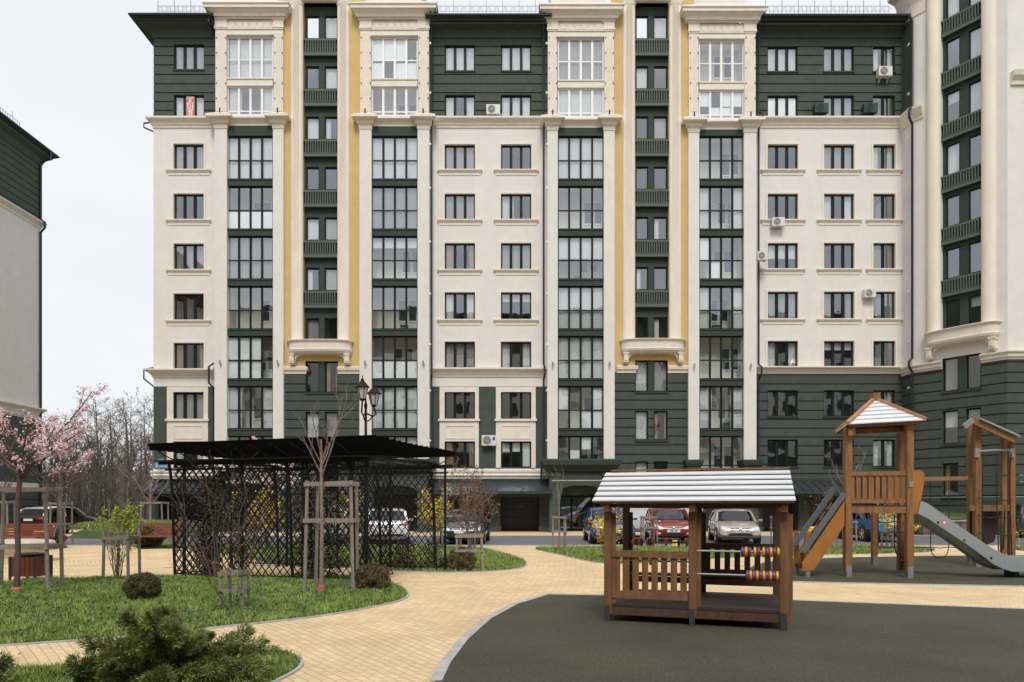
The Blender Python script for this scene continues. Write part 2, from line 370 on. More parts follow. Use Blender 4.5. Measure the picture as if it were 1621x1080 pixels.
for k, (poly, lab) in LAWNS.items():
    if k == 'C':
        b = MB(); c = sum(poly, Vector())/len(poly)
        rings = [[Vector((c.x+(p.x-c.x)*s, c.y+(p.y-c.y)*s, h)) for p in poly] for s, h in ((1, .0), (.9, .25), (.7, .5), (.4, .66), (.1, .72))]
        b.loft(rings); struct(b.build('lawn', 'lawn_base', None, True), lab, 'lawn')
    else: struct(sheet('lawn', poly, .024, 'lawn_base'), lab, 'lawn')
    if k in 'AEBD': edging('edging_strip', poly, .07, {'A': 'grey edging round the broad front lawn', 'E': 'grey edging round the near lawn patch', 'B': 'grey edging round the lawn behind the pergola', 'D': 'grey edging round the lawn by the cars'}[k], True, .028)
    xs = np.array([p.x for p in poly]); ys = np.array([p.y for p in poly])
    x0, x1, y0, y1 = xs.min(), xs.max(), max(ys.min(), 3.6), ys.max()
    dens = {'A': 1500, 'E': 2600, 'B': 520, 'D': 300, 'C': 160, 'H': 300, 'I': 300, 'F': 200}[k]
    n = int((x1-x0)*(y1-y0)*dens)
    px = nrg.uniform(x0, x1, n); py = nrg.uniform(y0, y1, n); ok = inpoly(px, py, poly)
    ok &= (np.abs(px) < py*.80+.5)
    px = px[ok]; py = py[ok]; n = len(px)
    clump = .5+.5*np.sin(px*2.1+1.7*np.sin(py*1.3))*np.sin(py*2.6+2*np.sin(px*.9))
    far = {'A': 1, 'E': .8, 'B': 1.3, 'D': 1.4, 'C': 1.6, 'H': 1.5, 'I': 1.3, 'F': 1.4}[k]
    h = (.025+.04*nrg.random(n)+.03*clump)*(1+.7*(nrg.random(n) > .97))*(far**.5)
    w = (.005+.006*nrg.random(n))*far*1.1
    a = nrg.uniform(0, 2*np.pi, n); t = nrg.uniform(0, 2*np.pi, n); ln = h*nrg.uniform(.1, .9, n)
    if k == 'C':
        cx = np.mean(xs); cy = np.mean(ys); z = np.interp(np.maximum(abs(px-cx)/(x1-x0)*2, abs(py-cy)/(y1-y0)*2), [.1, .4, .7, .9, 1], [.72, .66, .5, .25, 0])
    else: z = np.full(n, .02)
    v = np.zeros((n, 3, 3)); v[:, 0] = np.stack([px-w*np.cos(a), py-w*np.sin(a), z], 1)
    v[:, 1] = np.stack([px+w*np.cos(a), py+w*np.sin(a), z], 1); v[:, 2] = np.stack([px+ln*np.cos(t), py+ln*np.sin(t), z+h], 1)
    # broad-leaf weeds and clover
    o = fastmesh('grass', v, 3, ['grass', 'straw'])
    dry = (nrg.random(n) < .035+.10*np.clip(np.sin(px*1.1+py*.7)*np.sin(py*1.9-px*.4), 0, 1)).astype(np.int32)
    o.data.polygons.foreach_set('material_index', dry)
    tag(o, 'green grass blades of the '+lab, 'grass', None, 'stuff')
# ================================================================ APARTMENT BLOCK
def offset_path(pts, p):
    """polyline offset toward the left-hand normal facing the camera side (outward = right of walking +x => -y)"""
    out = []
    n = len(pts)
    def nrm(a, b):
        d = (b-a).normalized(); return Vector((d.y, -d.x))
    for i in range(n):
        if i == 0: q = pts[0]+nrm(pts[0], pts[1])*p
        elif i == n-1: q = pts[-1]+nrm(pts[-2], pts[-1])*p
        else:
            a = nrm(pts[i-1], pts[i]); c = nrm(pts[i], pts[i+1]); m_ = (a+c).normalized(); q = pts[i]+m_*(p/max(.3, m_.dot(a)))
        out.append(q)
    return out
def cornice(b, pts, prof, mi=0):
    """prof: list of (protrusion, z) swept along polyline pts (2D)"""
    pts = [Vector(p) for p in pts]
    rings = []
    rows = [offset_path(pts, p) for p, z in prof]
    for i in range(len(pts)): rings.append([(rows[j][i].x, rows[j][i].y, prof[j][1]) for j in range(len(prof))])
    b.loft(rings, mi)
def wall(name, parent, org, rz, u0, u1, zs, holes, zones, mats, grooves=(), reveal=.22, gd=.07, gh=.07, gz=None):
    """vertical wall in local frame (u, y inward, z). zones: [(zmin, mat index)] sorted ascending"""
    b = MB(); us = sorted({u0, u1, *[h[0] for h in holes], *[h[1] for h in holes]})
    gi = [(g-gh/2, g+gh/2) for g in grooves]
    zz = {zs[0], zs[1]}
    for h in holes: zz |= {h[2], h[3]}
    for g in gi: zz |= set(g)
    for z, _ in zones: zz.add(z)
    zz = sorted(z for z in zz if zs[0] <= z <= zs[1])
    def mi(z):
        r = 0
        for z0, q in zones:
            if z >= z0: r = q
        return r
    for j in range(len(zz)-1):
        za, zb = zz[j], zz[j+1]; zm = (za+zb)/2
        if zb-za < 1e-5: continue
        gr = any(g[0]-1e-6 <= zm <= g[1]+1e-6 for g in gi); y = gd if gr else 0
        run = None
        for i in range(len(us)-1):
            ua, ub = us[i], us[i+1]; um = (ua+ub)/2
            if any(h[0] < um < h[1] and h[2] < zm < h[3] for h in holes): continue
            k = mi(zm)
            b.add([(ua, y, za), (ub, y, za), (ub, y, zb), (ua, y, zb)], [(0, 1, 2, 3)], k)
            if gr: b.add([(ua, 0, za), (ub, 0, za), (ub, y, za), (ua, y, za), (ua, 0, zb), (ub, 0, zb), (ub, y, zb), (ua, y, zb)], [(0, 1, 2, 3), (7, 6, 5, 4)], k)
    for h in holes:
        a, c, z0, z1 = h[:4]; r_ = reveal; k = mi((z0+z1)/2)
        b.add([(a, 0, z0), (c, 0, z0), (c, 0, z1), (a, 0, z1), (a, r_, z0), (c, r_, z0), (c, r_, z1), (a, r_, z1)],
              [(0, 4, 5, 1), (1, 5, 6, 2), (2, 6, 7, 3), (3, 7, 4, 0)], k)
    me = b.mesh(name, mats)
    o = link(name, me, parent, Vector((org[0], org[1], 0))-wl(parent), rz); return o
WC = {}
def window(name, parent, org, rz, u0, u1, z0, z1, n=3, transom=None, fm='frame_green', rev=.13, mull=.15, side=.08, cur=None, surround=None, sill=None, seed=0, mulls=None):
    w = round(u1-u0, 3); h = round(z1-z0, 3)
    # origin of window object at (u0,0,z0)
    c, s = math.cos(rz), math.sin(rz)
    loc = Vector((org[0]+u0*c, org[1]+u0*s, z0))-wl(parent)
    key = (name, w, h, n, transom, fm, rev, mull)
    if key not in WC:
        f = MB(); g = MB(); T = .06
        f.box((0, rev, 0), (side, rev+T, h)); f.box((w-side, rev, 0), (w, rev+T, h))
        f.box((side, rev, 0), (w-side, rev+T, .06)); f.box((side, rev, h-.08), (w-side, rev+T, h))
        pw = (w-2*side-(n-1)*mull)/n
        zt = [.06]+([h*t for t in transom] if transom else [])+[h-.08]
        for i in range(1, n):
            x = side+i*pw+(i-1)*mull; f.box((x, rev-.01, .06), (x+mull, rev+T, h-.08))
        for t in (transom or []):
            for i in range(n):
                x = side+i*(pw+mull); f.box((x, rev+.004, h*t-.035), (x+pw, rev+T, h*t+.035))
        for i in range(n):
            x = side+i*(pw+mull)
            for j in range(len(zt)-1):
                a = .035 if j > 0 else 0; e = .035 if j < len(zt)-2 else 0
                tx = rng.uniform(-.006, .006); ty = rng.uniform(-.006, .006)
                g.add([(x, rev+.035+tx, zt[j]+a), (x+pw, rev+.035-tx, zt[j]+a), (x+pw, rev+.035-tx+ty, zt[j+1]-e), (x, rev+.035+tx+ty, zt[j+1]-e)], [(0, 1, 2, 3)])
        WC[key] = (f.mesh(name, fm), g.mesh('pane', 'glass'))
    fme, gme = WC[key]
    o = link(name, fme, parent, loc, rz); link('pane', gme, o)
    r = random.Random(seed)
    if cur is None: cur = r.choice(['sheer', 'side', 'side', 'half', 'none', 'none', 'grey', 'left', 'tan'])
    if cur != 'none':
        b = MB(); y = rev+.13
        def sheetc(a, c_, za, zb, amp=.025, per=.11):
            N = max(2, int((c_-a)/.03)); ph = r.random()*6
            top = []; bot = []
            for i in range(N+1):
                u = a+(c_-a)*i/N; yy = y+amp*math.sin(u/per*2*math.pi+ph)+amp*.5*math.sin(u/per*1.1+ph)
                bot.append((u, yy, za)); top.append((u, yy, zb))
            b.loft([bot, top], 0, False, False)
        mt = 'curtain'
        if cur == 'sheer': sheetc(.05, w-.05, .02, h-.05)
        elif cur == 'grey': sheetc(.05, w-.05, .02, h-.05); mt = 'curtain_grey'
        elif cur == 'side': sheetc(.05, w*.3, .02, h-.05); sheetc(w*.72, w-.05, .02, h-.05)
        elif cur == 'left': sheetc(.05, w*.42, .02, h-.05)
        elif cur == 'half': b.box((.06, y, h*r.uniform(.45, .75)), (w-.06, y+.01, h-.05))
        elif cur == 'tan': sheetc(.05, w*.35, .02, h-.05); sheetc(w*.8, w-.05, .02, h-.05); mt = 'drape_tan'
        elif cur == 'white': b.box((.06, y-.09, .02), (w-.06, y-.08, h-.05)); mt = 'panel_white'
        elif cur == 'lowwhite':
            b.box((.06, y-.09, .02), (w-.06, y-.08, h*.42)); mt = 'panel_white'
        elif cur == 'topwhite': b.box((.08, y, h*.62), (w*.64, y+.01, h-.05)); b.box((w*.7, y, .02), (w-.05, y+.01, h-.05)); mt = 'panel_white'
        elif cur == 'mix':
            pw = (w-.1)/4
            for i in range(4):
                if r.random() < .55: b.box((.05+i*pw, y-.05, .03), (.05+(i+.92)*pw, y-.04, h*.42))
                if r.random() < .45: b.box((.05+i*pw, y-.05, h*.46), (.05+(i+.92)*pw, y-.04, h-.08))
            mt = 'panel_white'
        if b.v: b.local('curtain', mt, o)
    if surround:
        b = MB(); t = surround; p = .045
        b.box((-t, -p, -.0), (0, .0, h+t)); b.box((w, -p, 0), (w+t, .0, h+t)); b.box((0, -p, h), (w, .0, h+t)); b.local('surround', 'surround', o)
    if sill:
        b = MB(); cornice(b, [(-.3, .1), (-.3, -.001), (w+.3, -.001), (w+.3, .1)], [(-.1, -.34), (.03, -.34), (.04, -.2), (.09, -.14), (.14, -.08), (.15, -.02), (.13, 0), (-.1, 0)])
        b.local('sill', sill, o)
    elif sill == 0:
        b = MB(); b.box((-.05, -.05, -.09), (w+.05, .02, -.002)); b.local('sill', 'green_trim', o)
    return o
BL = thing('apartment_building', 'nine storey apartment block in cream, dark green and yellow render with glazed bays', 'apartment building', (0, 41.4, 0))
G_TOP = [60, 74, 88, 103, 118, 133, 147, 161, 175]
G_LOW = [608, 621, 635, 650, 664, 678, 692, 706, 721, 735, 750, 766, 782, 798, 814]
ROWS0 = [(70, 110), (150, 187), (228, 269), (307, 348), (386, 427), (465, 507), (543, 585), (622, 665), (702, 742)]
ROWS2 = [(71, 112), (150, 187), (229, 269), (307, 348), (385, 427), (463, 506), (541, 583), (620, 663), (699, 740)]
ROWS3 = [(73, 113), (151, 188), (229, 269), (307, 348), (385, 426), (462, 505), (540, 581), (618, 659), (696, 739)]
TH = .04
def section(d, p0, p1, cols, rows, kind):
    org = (0, d); u0, u1 = X(p0, d), X(p1, d)
    holes = []
    for (a, c, n) in cols:
        for i, (t, bt) in enumerate(rows): holes.append((X(a, d), X(c, d), Z(bt, d), Z(t, d), n, i))
    if kind == 'panel':
        zones = [(0, 1), (Z(758, d), 0), (Z(742, d), 1), (Z(612, d), 0), (Z(188, d), 1)]
        gr = [Z(g, d) for g in G_TOP]
        zones = [(-1, 1), (Z(758, d), 0), (Z(742, d), 1), (Z(612, d), 0), (Z(188, d), 1)]
    else:
        zones = [(-1, 1), (Z(592, d), 0), (Z(188, d), 1)]; gr = [Z(g, d) for g in G_TOP+G_LOW]
    holes_g = list(holes)
    zb = Z(760, d) if kind == 'panel' else Z(768, d)
    wall('wall', BL, org, 0, u0, u1, (zb, Z(30, d)), holes_g, zones, ['cream', 'green'], gr)
    # ground floor wall is added elsewhere
    for (a, c, z0, z1, n, i) in holes:
        sd = hash((round(a, 1), i)) & 0xffff
        cr = None
        inc = 2 <= i <= 6
        if kind == 'plain' and i == 1 and a < X(1250, d): cr = 'white'
        if kind == 'panel' and i == 8 and a > X(780, d): cr = 'topwhite'
        if i <= 1 and cr is None: cr = random.Random(sd).choice(['side', 'sheer', 'none', 'sheer', 'grey'])
        if kind == 'panel' and i == 7: cr = 'grey' if a < X(300, d) else 'none'
        if cr is None and 4 <= i <= 6: cr = random.Random(sd+1).choice(['none', 'none', 'grey', 'half', 'side', 'tan'])
        sl = 'cream_trim' if (inc and i != 6) else (0 if (i == 0 or (kind == 'plain' and i >= 7)) else None)
        window('window', BL, org, 0, a, c, z0, z1, n, None, cur=cr, surround=.11 if inc else None, sill=sl, seed=sd, mull=.17)
    return u0, u1
section(41.2, 243, 345, [(275, 323, 3)], ROWS0, 'panel')
section(41.4, 675, 872, [(704, 752, 3), (793, 841, 3)], ROWS2, 'panel')
section(41.5, 1190, 1434, [(1215, 1263, 3), (1304, 1352, 3), (1382, 1417, 2)], ROWS3, 'plain')
# trims of the low panels
for d, lst in ((41.2, [(265, 330, 275, 323)]), (41.4, [(696, 758, 704, 752), (785, 848, 793, 841)])):
    for a, c, wa, wc in lst:
        b = MB(); y0, y1 = d-.07, d-.001
        zt, zb = Z(613, d), Z(741, d)
        b.box((X(a, d), y0, zb), (X(wa, d), y1, zt)); b.box((X(wc, d), y0, zb), (X(c, d), y1, zt))
        b.box((X(wa, d), y0, Z(621, d)), (X(wc, d), y1, zt))
        b.box((X(wa, d), y0, Z(699, d)), (X(wc, d), y1, Z(664, d)))
        b.box((X(a-2, d), d-.16, Z(667, d)), (X(c+2, d), y0-.002, Z(663.5, d)))
        q = (X(wa+1, d), X(wc-1, d), Z(695, d), Z(674, d))
        for (e, f_, g_, h_) in ((q[0], q[1], q[2], q[2]+.05), (q[0], q[1], q[3]-.05, q[3]), (q[0], q[0]+.05, q[2]+.05, q[3]-.05), (q[1]-.05, q[1], q[2]+.05, q[3]-.05)):
            b.box((e, y0-.03, g_), (f_, y0-.002, h_))
        b.build('window_trim', 'cream_trim', BL)
# cornices on flat sections
def corn(d, p0, p1, y0, y1, mt='cream_trim', ret=True, big=.34):
    b = MB(); za, zb = Z(y1, d), Z(y0, d); h = zb-za
    pts = [(X(p0, d), d+.3), (X(p0, d), d), (X(p1, d), d)] if ret else [(X(p0, d), d), (X(p1, d), d)]
    cornice(b, pts, [(-.02, za), (.05, za), (.07, za+h*.22), (.12, za+h*.28), (.14, za+h*.42), (big*.55, za+h*.55), (big*.9, za+h*.72), (big, za+h*.8), (big, za+h*.97), (big*.6, zb), (-.02, zb+.03)])
    b.build('cornice', mt, BL)
corn(41.2, 243, 342, 188, 203); corn(41.2, 243, 342, 585, 598, big=.42)
corn(41.4, 680, 868, 188, 203, ret=False); corn(41.4, 680, 868, 583, 597, ret=False)
corn(41.5, 1194, 1433, 188, 203, ret=False); corn(41.5, 1194, 1433, 581, 592, ret=False)
corn(41.2, 243, 342, 745, 758, big=.15); corn(41.4, 680, 868, 744, 758, ret=False, big=.12)
# eaves, gutters, roofs
for d, p0, p1, ret, yo in ((41.2, 243, 345, True, 0), (41.4, 676, 872, False, 2), (41.5, 1192, 1440, False, 3)):
    pts = [(X(p0, d), d+8), (X(p0, d), d), (X(p1, d), d)] if ret else [(X(p0, d), d), (X(p1, d), d)]
    b = MB(); cornice(b, pts, [zp(-.02, 60, d), zp(.06, 60, d), zp(.09, 52, d), zp(.2, 45, d), zp(.45, 39, d), zp(.5, 37+yo, d), zp(.62, 36+yo, d), zp(.62, 33+yo, d), zp(-.02, 32, d)])
    b.build('eave', 'green', BL)
    b = MB(); cornice(b, pts, [zp(.4, 33, d), zp(.66, 33.5, d), zp(.72, 30, d), zp(.80, 26, d), zp(.98, 23+yo/2, d), zp(1.0, 20.5+yo/2, d), zp(.9, 20+yo/2, d), zp(.4, 21+yo/2, d)])
    b.build('gutter', 'gutter', BL)
    b = MB(); z0 = Z(23, d-.9); x0, x1 = X(p0, d)-(.9 if ret else 0), X(p1, d)
    b.add([(x0, d-.9, z0), (x1, d-.9, z0), (x1, d+9, z0+2.2), (x0, d+9, z0+2.2), (x0, d-.9, z0-.1), (x1, d-.9, z0-.1), (x1, d+9, z0-.1), (x0, d+9, z0-.1)],
          [(0, 1, 2, 3), (4, 7, 6, 5), (0, 4, 5, 1), (1, 5, 6, 2), (2, 6, 7, 3), (3, 7, 4, 0)])
    b.build('roof', 'roof_metal', BL)
    # roof railing with scrolls
    b = MB(); dd = d-.55; ra, rb = {243: (250, 338), 676: (692, 864), 1192: (1212, 1408)}[p0]
    xa, xb = X(ra, dd), X(rb, dd); zr = Z(21, dd); 
    b.bar((xa, dd, zr+.42), (xb, dd, zr+.42), .018); b.bar((xa, dd, zr+.12), (xb, dd, zr+.12), .014)
    x = xa; k = 0
    while x <= xb:
        b.bar((x, dd, zr-.1), (x, dd, zr+(.75 if k % 4 == 0 else .42)), .022 if k % 4 == 0 else .014)
        if k % 2 == 0: b.tube([(x+.12+.08*math.cos(t*.7)*(1-t/14), dd, zr+.26+.1*math.sin(t*.7)*(1-t/14)) for t in range(10)], .008, 4)
        x += .245; k += 1
    b.build('roof_railing', 'gutter', BL)
# ---- glazed bays
BAYS = [(339.5, 359, 432, 448.5), (569, 588, 661, 679.5), (866.5, 883, 956, 973), (1090, 1107, 1178, 1197.5)]
for bi, (a0, a1, c0, c1) in enumerate(BAYS):
    d = 40.75; dg = 40.9; yo = [0, 1, 3, 6][bi]; zbot = Z([745, 745, 729, 745][bi], d)
    for q, (p, r_) in enumerate(((a0, a1), (c0, c1))):
        b = MB(); b.box((X(p, d), d, zbot), (X(r_, d), d+1.2, Z(190+yo*.3, d))); b.build('pilaster', 'cream', BL)
        b = MB(); b.box((X(p+1, d), d+.04, Z(192, d)), (X(r_-1, d), d+1.2, Z(46, d)))
        for i in range(4):
            x = X(p+4+(r_-p-8)*i/3, d); b.box((x-.035, d+.015, Z(176, d)), (x+.035, d+.038, Z(52, d)))
        b.build('fluted_pilaster', 'cream_trim', BL)
        # studs on the upper pilasters
        b = MB()
        for yy in range(60, 176, 24):
            for e in (p+3, r_-2): b.box((X(e, d)-.03, d-.02, Z(yy, d)), (X(e, d)+.03, d+.02, Z(yy, d)+.05))
        b.build('stud_row', 'gutter', BL)
        # capital
        b = MB(); cornice(b, [(X(p, d), d+.6), (X(p, d), d), (X(r_, d), d), (X(r_, d), d+.6)],
             [zp(-.02, 203+yo, d), zp(.03, 203+yo, d), zp(.05, 196+yo, d), zp(.13, 194+yo, d), zp(.17, 188+yo, d), zp(.36, 184+yo, d), zp(.40, 183+yo, d), zp(.40, 179+yo, d), zp(-.02, 178+yo, d)])
        b.build('capital', 'cream_trim', BL)
        b = MB(); b.tube([(X((p+r_)/2, d), d-.12, Z(182+yo, d)), (X((p+r_)/2, d), d-.12, Z(173+yo, d))], .045, 8); b.build('spotlight', 'gutter', BL)
        b = MB(); b.tube([(X((p+r_)/2, d), d-.14, Z(577+yo, d)), (X((p+r_)/2, d), d-.14, Z(571+yo, d))], .05, 8); b.bar((X((p+r_)/2, d), d-.14, Z(576, d)), (X((p+r_)/2+2, d), d, Z(577, d)), .03); b.build('spotlight', 'grey_metal', BL)
    org = (0, dg); u0, u1 = X(a1, dg), X(c0, dg)
    # middle lintel cornice and upper entablature
    b = MB(); cornice(b, [(X(a1, d), d+.14), (X(c0, d), d+.14)], [zp(-.4, 200+yo, d), zp(.0, 200+yo, d), zp(.02, 194+yo, d), zp(.1, 190+yo, d), zp(.26, 184+yo, d), zp(.26, 181+yo, d), zp(-.4, 180+yo, d)]); b.build('cornice', 'cream_trim', BL)
    b = MB(); pp = [(X(a0, d), d+1.2), (X(a0, d), d), (X(c1, d), d), (X(c1, d), d+1.2)]
    cornice(b, pp, [zp(-.5, 30+yo, d), zp(.06, 30+yo, d), zp(.08, 26+yo, d), zp(.17, 25+yo, d), zp(.19, 20+yo, d), zp(.38, 12+yo, d), zp(.45, 11+yo, d), zp(.46, 6+yo, d), zp(.52, 4+yo, d), zp(.52, 2+yo, d), zp(-.5, 1+yo, d)])
    b.build('entablature', 'cream_trim', BL)
    b = MB(); b.box((X(a0+2, d), d+.05, Z(54+yo, d)), (X(c1-2, d), d+1.2, Z(30+yo, d)))
    for p, r_ in ((a0, a1), (c0, c1)):
        b.box((X(p-1, d), d-.04, Z(44+yo, d)), (X(r_+1, d), d+.04, Z(42+yo, d))); b.box((X(p-1, d), d-.04, Z(32+yo, d)), (X(r_+1, d), d+.04, Z(30+yo, d)))
        b.box((X(p, d), d-.01, Z(46+yo, d)), (X(r_, d), d+.048, Z(31+yo, d)))
    for i in range(6):
        x = X(a1+3+(c0-a1-6)*(i+.5)/6, d); b.box((x-.16, d+.01, Z(43+yo, d)), (x+.16, d+.048, Z(35+yo, d)))
    b.box((X(a1, d), d+.0, Z(46+yo, d)), (X(c0, d), d+.045, Z(44+yo, d)))
    b.build('frieze', 'cream_trim', BL)
    # attic block above
    b = MB(); b.box((X(a0+6, d), d+.5, Z(1+yo, d)), (X(c1-14, d), d+4, Z(-60, d))); b.build('attic', 'cream', BL)
    # white windows and cream spandrel
    for wi, (t, e) in enumerate(((57+yo, 124+yo), (136+yo, 181+yo))):
        window('balcony_window', BL, org, 0, u0, u1, Z(e, dg), Z(t, dg), 4, (.46,) if wi == 0 else (.14,), 'frame_white', rev=.1, mull=.135, side=.07, cur=['sheer', 'side', 'mix', 'none', 'grey', 'sheer', 'none', 'mix'][bi*2+wi], seed=bi*7+wi)
    b = MB(); b.box((u0, dg-.02, Z(136+yo, dg)), (u1, dg+.3, Z(124+yo, dg))); b.box((u0, dg-.07, Z(126+yo, dg)), (u1, dg-.018, Z(124+yo, dg)-.003)); b.build('spandrel', 'cream_trim', BL)
    b = MB(); b.box((u0, dg-.02, Z(57+yo, dg)), (u1, dg+.3, Z(53+yo, dg))); b.build('lintel', 'cream_trim', BL)
    b = MB(); b.box((u0, dg-.02, Z(215, dg)), (u1, dg+.3, Z(199+yo, dg))); b.build('spandrel', 'green_trim', BL)
    for k in range(7):
        t = 215+79.2*k; e = t+68
        if k == 6: e = [742, 742, 729, 742][bi]
        cr = {(0, 4): 'mix', (1, 4): 'lowwhite', (0, 1): 'lowwhite', (3, 2): 'mix', (3, 1): 'side', (2, 4): 'sheer', (2, 0): 'sheer', (2, 3): 'sheer', (0, 0): 'sheer', (3, 4): 'none', (3, 5): 'side', (3, 6): 'none'}.get((bi, k)) or random.Random(bi*31+k*3).choice(['sheer', 'side', 'mix', 'none', 'grey', 'half'])
        window('balcony_glazing', BL, org, 0, u0, u1, Z(e, dg), Z(t, dg), 4, (.44,) if k < 6 else ((.1,) if bi == 3 else None), rev=.1, mull=.12, side=.06, cur=cr, seed=bi*50+k)
        b = MB(); ze = Z(t+79.2, dg) if k < 6 else Z(e+6, dg)
        b.box((u0, dg-.02, ze), (u1, dg+.3, Z(e, dg))); b.box((u0, dg-.06, Z(e, dg)-.09), (u1, dg-.018, Z(e, dg)-.01)); b.build('spandrel', 'green_trim', BL)
    # loggia rooms: cream back wall with white door, furniture silhouettes
    b = MB()
    for k in range(9):
        zf = Z(283+79.2*(k-2)+2, dg)
        b.box((u0-.2, dg+1.15, zf), (u1+.2, dg+1.156, zf+2.9))
        b.box((u0-.2, dg+.28, zf-.18), (u1+.2, dg+1.15, zf))
    b.build('loggia_wall', 'loggia', BL)
    b = MB(); b2 = MB(); b3 = MB()
    for k in range(9):
        zf = Z(283+79.2*(k-2)+2, dg); xx = u0+.9+.25*((k*7+bi*3) % 4)
        for o_ in (0, .62):
            b.box((xx+o_, dg+1.11, zf), (xx+o_+.07, dg+1.149, zf+2.2)); b.box((xx+o_+.5, dg+1.11, zf), (xx+o_+.57, dg+1.149, zf+2.2))
            b.box((xx+o_+.07, dg+1.11, zf+.75), (xx+o_+.5, dg+1.149, zf+.85)); b.box((xx+o_+.07, dg+1.11, zf+2.1), (xx+o_+.5, dg+1.149, zf+2.2))
            b2.box((xx+o_+.07, dg+1.12, zf+.85), (xx+o_+.5, dg+1.14, zf+2.1))
        if (k+bi) % 2 == 0:
            x = u0+.5+1.1*((k*5+bi) % 3)/2; y = dg+.8
            for dx in (0, .4):
                for dy in (0, .4): b3.bar((x+dx, y+dy, zf), (x+dx, y+dy, zf+(.95 if dy else .5)), .035)
            b3.box((x-.02, y-.02, zf+.48), (x+.44, y+.44, zf+.52)); b3.box((x-.02, y+.4, zf+.7), (x+.44, y+.43, zf+.98))
    b.build('loggia_door', 'frame_white', BL); b2.build('loggia_door_glass', 'gutter', BL); b3.build('loggia_furniture', 'iron', BL)
for p, q in ((1085, 1112), (1176, 1207)):
    b = MB(); d = 40.5; cornice(b, [(X(p+4, d), d+1), (X(p+4, d), d), (X(q-4, d), d), (X(q-4, d), d+1)], [(-.3, Z(747, d)), (.0, Z(747, d)), (.04, Z(740, d)), (.14, Z(736, d)), (.18, Z(731, d)), (.18, Z(728, d)), (-.3, Z(727, d))]); b.build('pilaster_base', 'green_trim', BL)
    b = MB(); b.box((X(p+5, d), d+.05, 0), (X(q-5, d), d+.9, Z(747, d)-.002)); b.build('pier', 'green', BL)
# ---- yellow stair towers
def railing_panel(parent, org, rz, u0, u1, z0, z1):
    b = MB(); b.box((u0, .0, z0), (u1, .1, z0+.24)); b.box((u0, -.03, z1-.1), (u1, .1, z1)); b.box((u0, .08, z0+.24), (u1, .1, z1-.1), 1)  # near-black backing puts the shade of the rib gaps into colour
    b.box((u0, -.02, z0+.2), (u1, -.001, z0+.24))
    n = 13
    for i in range(n):
        x = u0+.08+(u1-u0-.16)*(i+.5)/n
        b.box((x-.033, -.03, z0+.24), (x+.033, .079, z1-.1))
    me = b.mesh('balcony_panel', ['green_panel', 'frame_green']); link('balcony_panel', me, parent, Vector((org[0], org[1], 0))-wl(parent), rz)
def balcony_mould(parent, org, rz, u0, u1, z0, z1):
    """bow-fronted cream balcony base with two consoles"""
    b = MB(); uc = (u0+u1)/2; hw = (u1-u0)/2
    def plan(k, pr):
        n = 20; r_ = []
        for i in range(n+1):
            t = -1+2*i/n; x = math.copysign(1-(1-abs(t))**1.6 if abs(t) > .6 else abs(t)*((1-.4**1.6)/.6), t)
            y = -pr*(1-abs(x)**7)**.5*(1-.18*x*x)
            r_.append((uc+x*(hw+k), y))
        return r_+[(uc+hw+k, .2), (uc-hw-k, .2)]
    H = z1-z0
    for lo in ([(0, -.14, .45), (.04, -.14, .48), (.15, -.06, .58), (.3, -.02, .62), (.34, -.08, .56), (.42, -.08, .56), (.85, -.07, .58), (.93, .04, .68), (.97, .05, .7), (1, .02, .68)],):
        b.loft([[(x, y, z0+.42*H+f*H*.58) for x, y in plan(k, p)] for f, k, p in lo])
    for sgn in (-1, 1):
        xc = uc+sgn*(hw-.33)
        b.box((xc-.17, -.42, z0+.36*H), (xc+.17, .05, z0+.42*H)); b.box((xc-.13, -.38, z0+.08*H), (xc+.13, .05, z0+.36*H))
        b.box((xc-.16, -.36, z0+.02*H), (xc+.16, .05, z0+.08*H)); b.box((xc-.11, -.3, z0-.03*H), (xc+.11, .05, z0+.02*H))
        b.box((xc-.03, -.41, z0+.1*H), (xc+.03, -.381, z0+.36*H))
        pl = [(xc-sgn*.16, z0+.42*H), (xc-sgn*.16, z0+.10*H)]+[(xc-sgn*(.16+.5*(1-math.cos(t))), z0+.1*H+.30*H*math.sin(t)) for t in (R(20), R(40), R(60), R(80), R(90))]+[(xc-sgn*.66, z0+.42*H)]
        b.prism(pl, -.25, .05, 'y')
    me = b.mesh('balcony_base', 'cream_trim'); o = link('balcony_base', me, parent, Vector((org[0], org[1], 0))-wl(parent), rz)
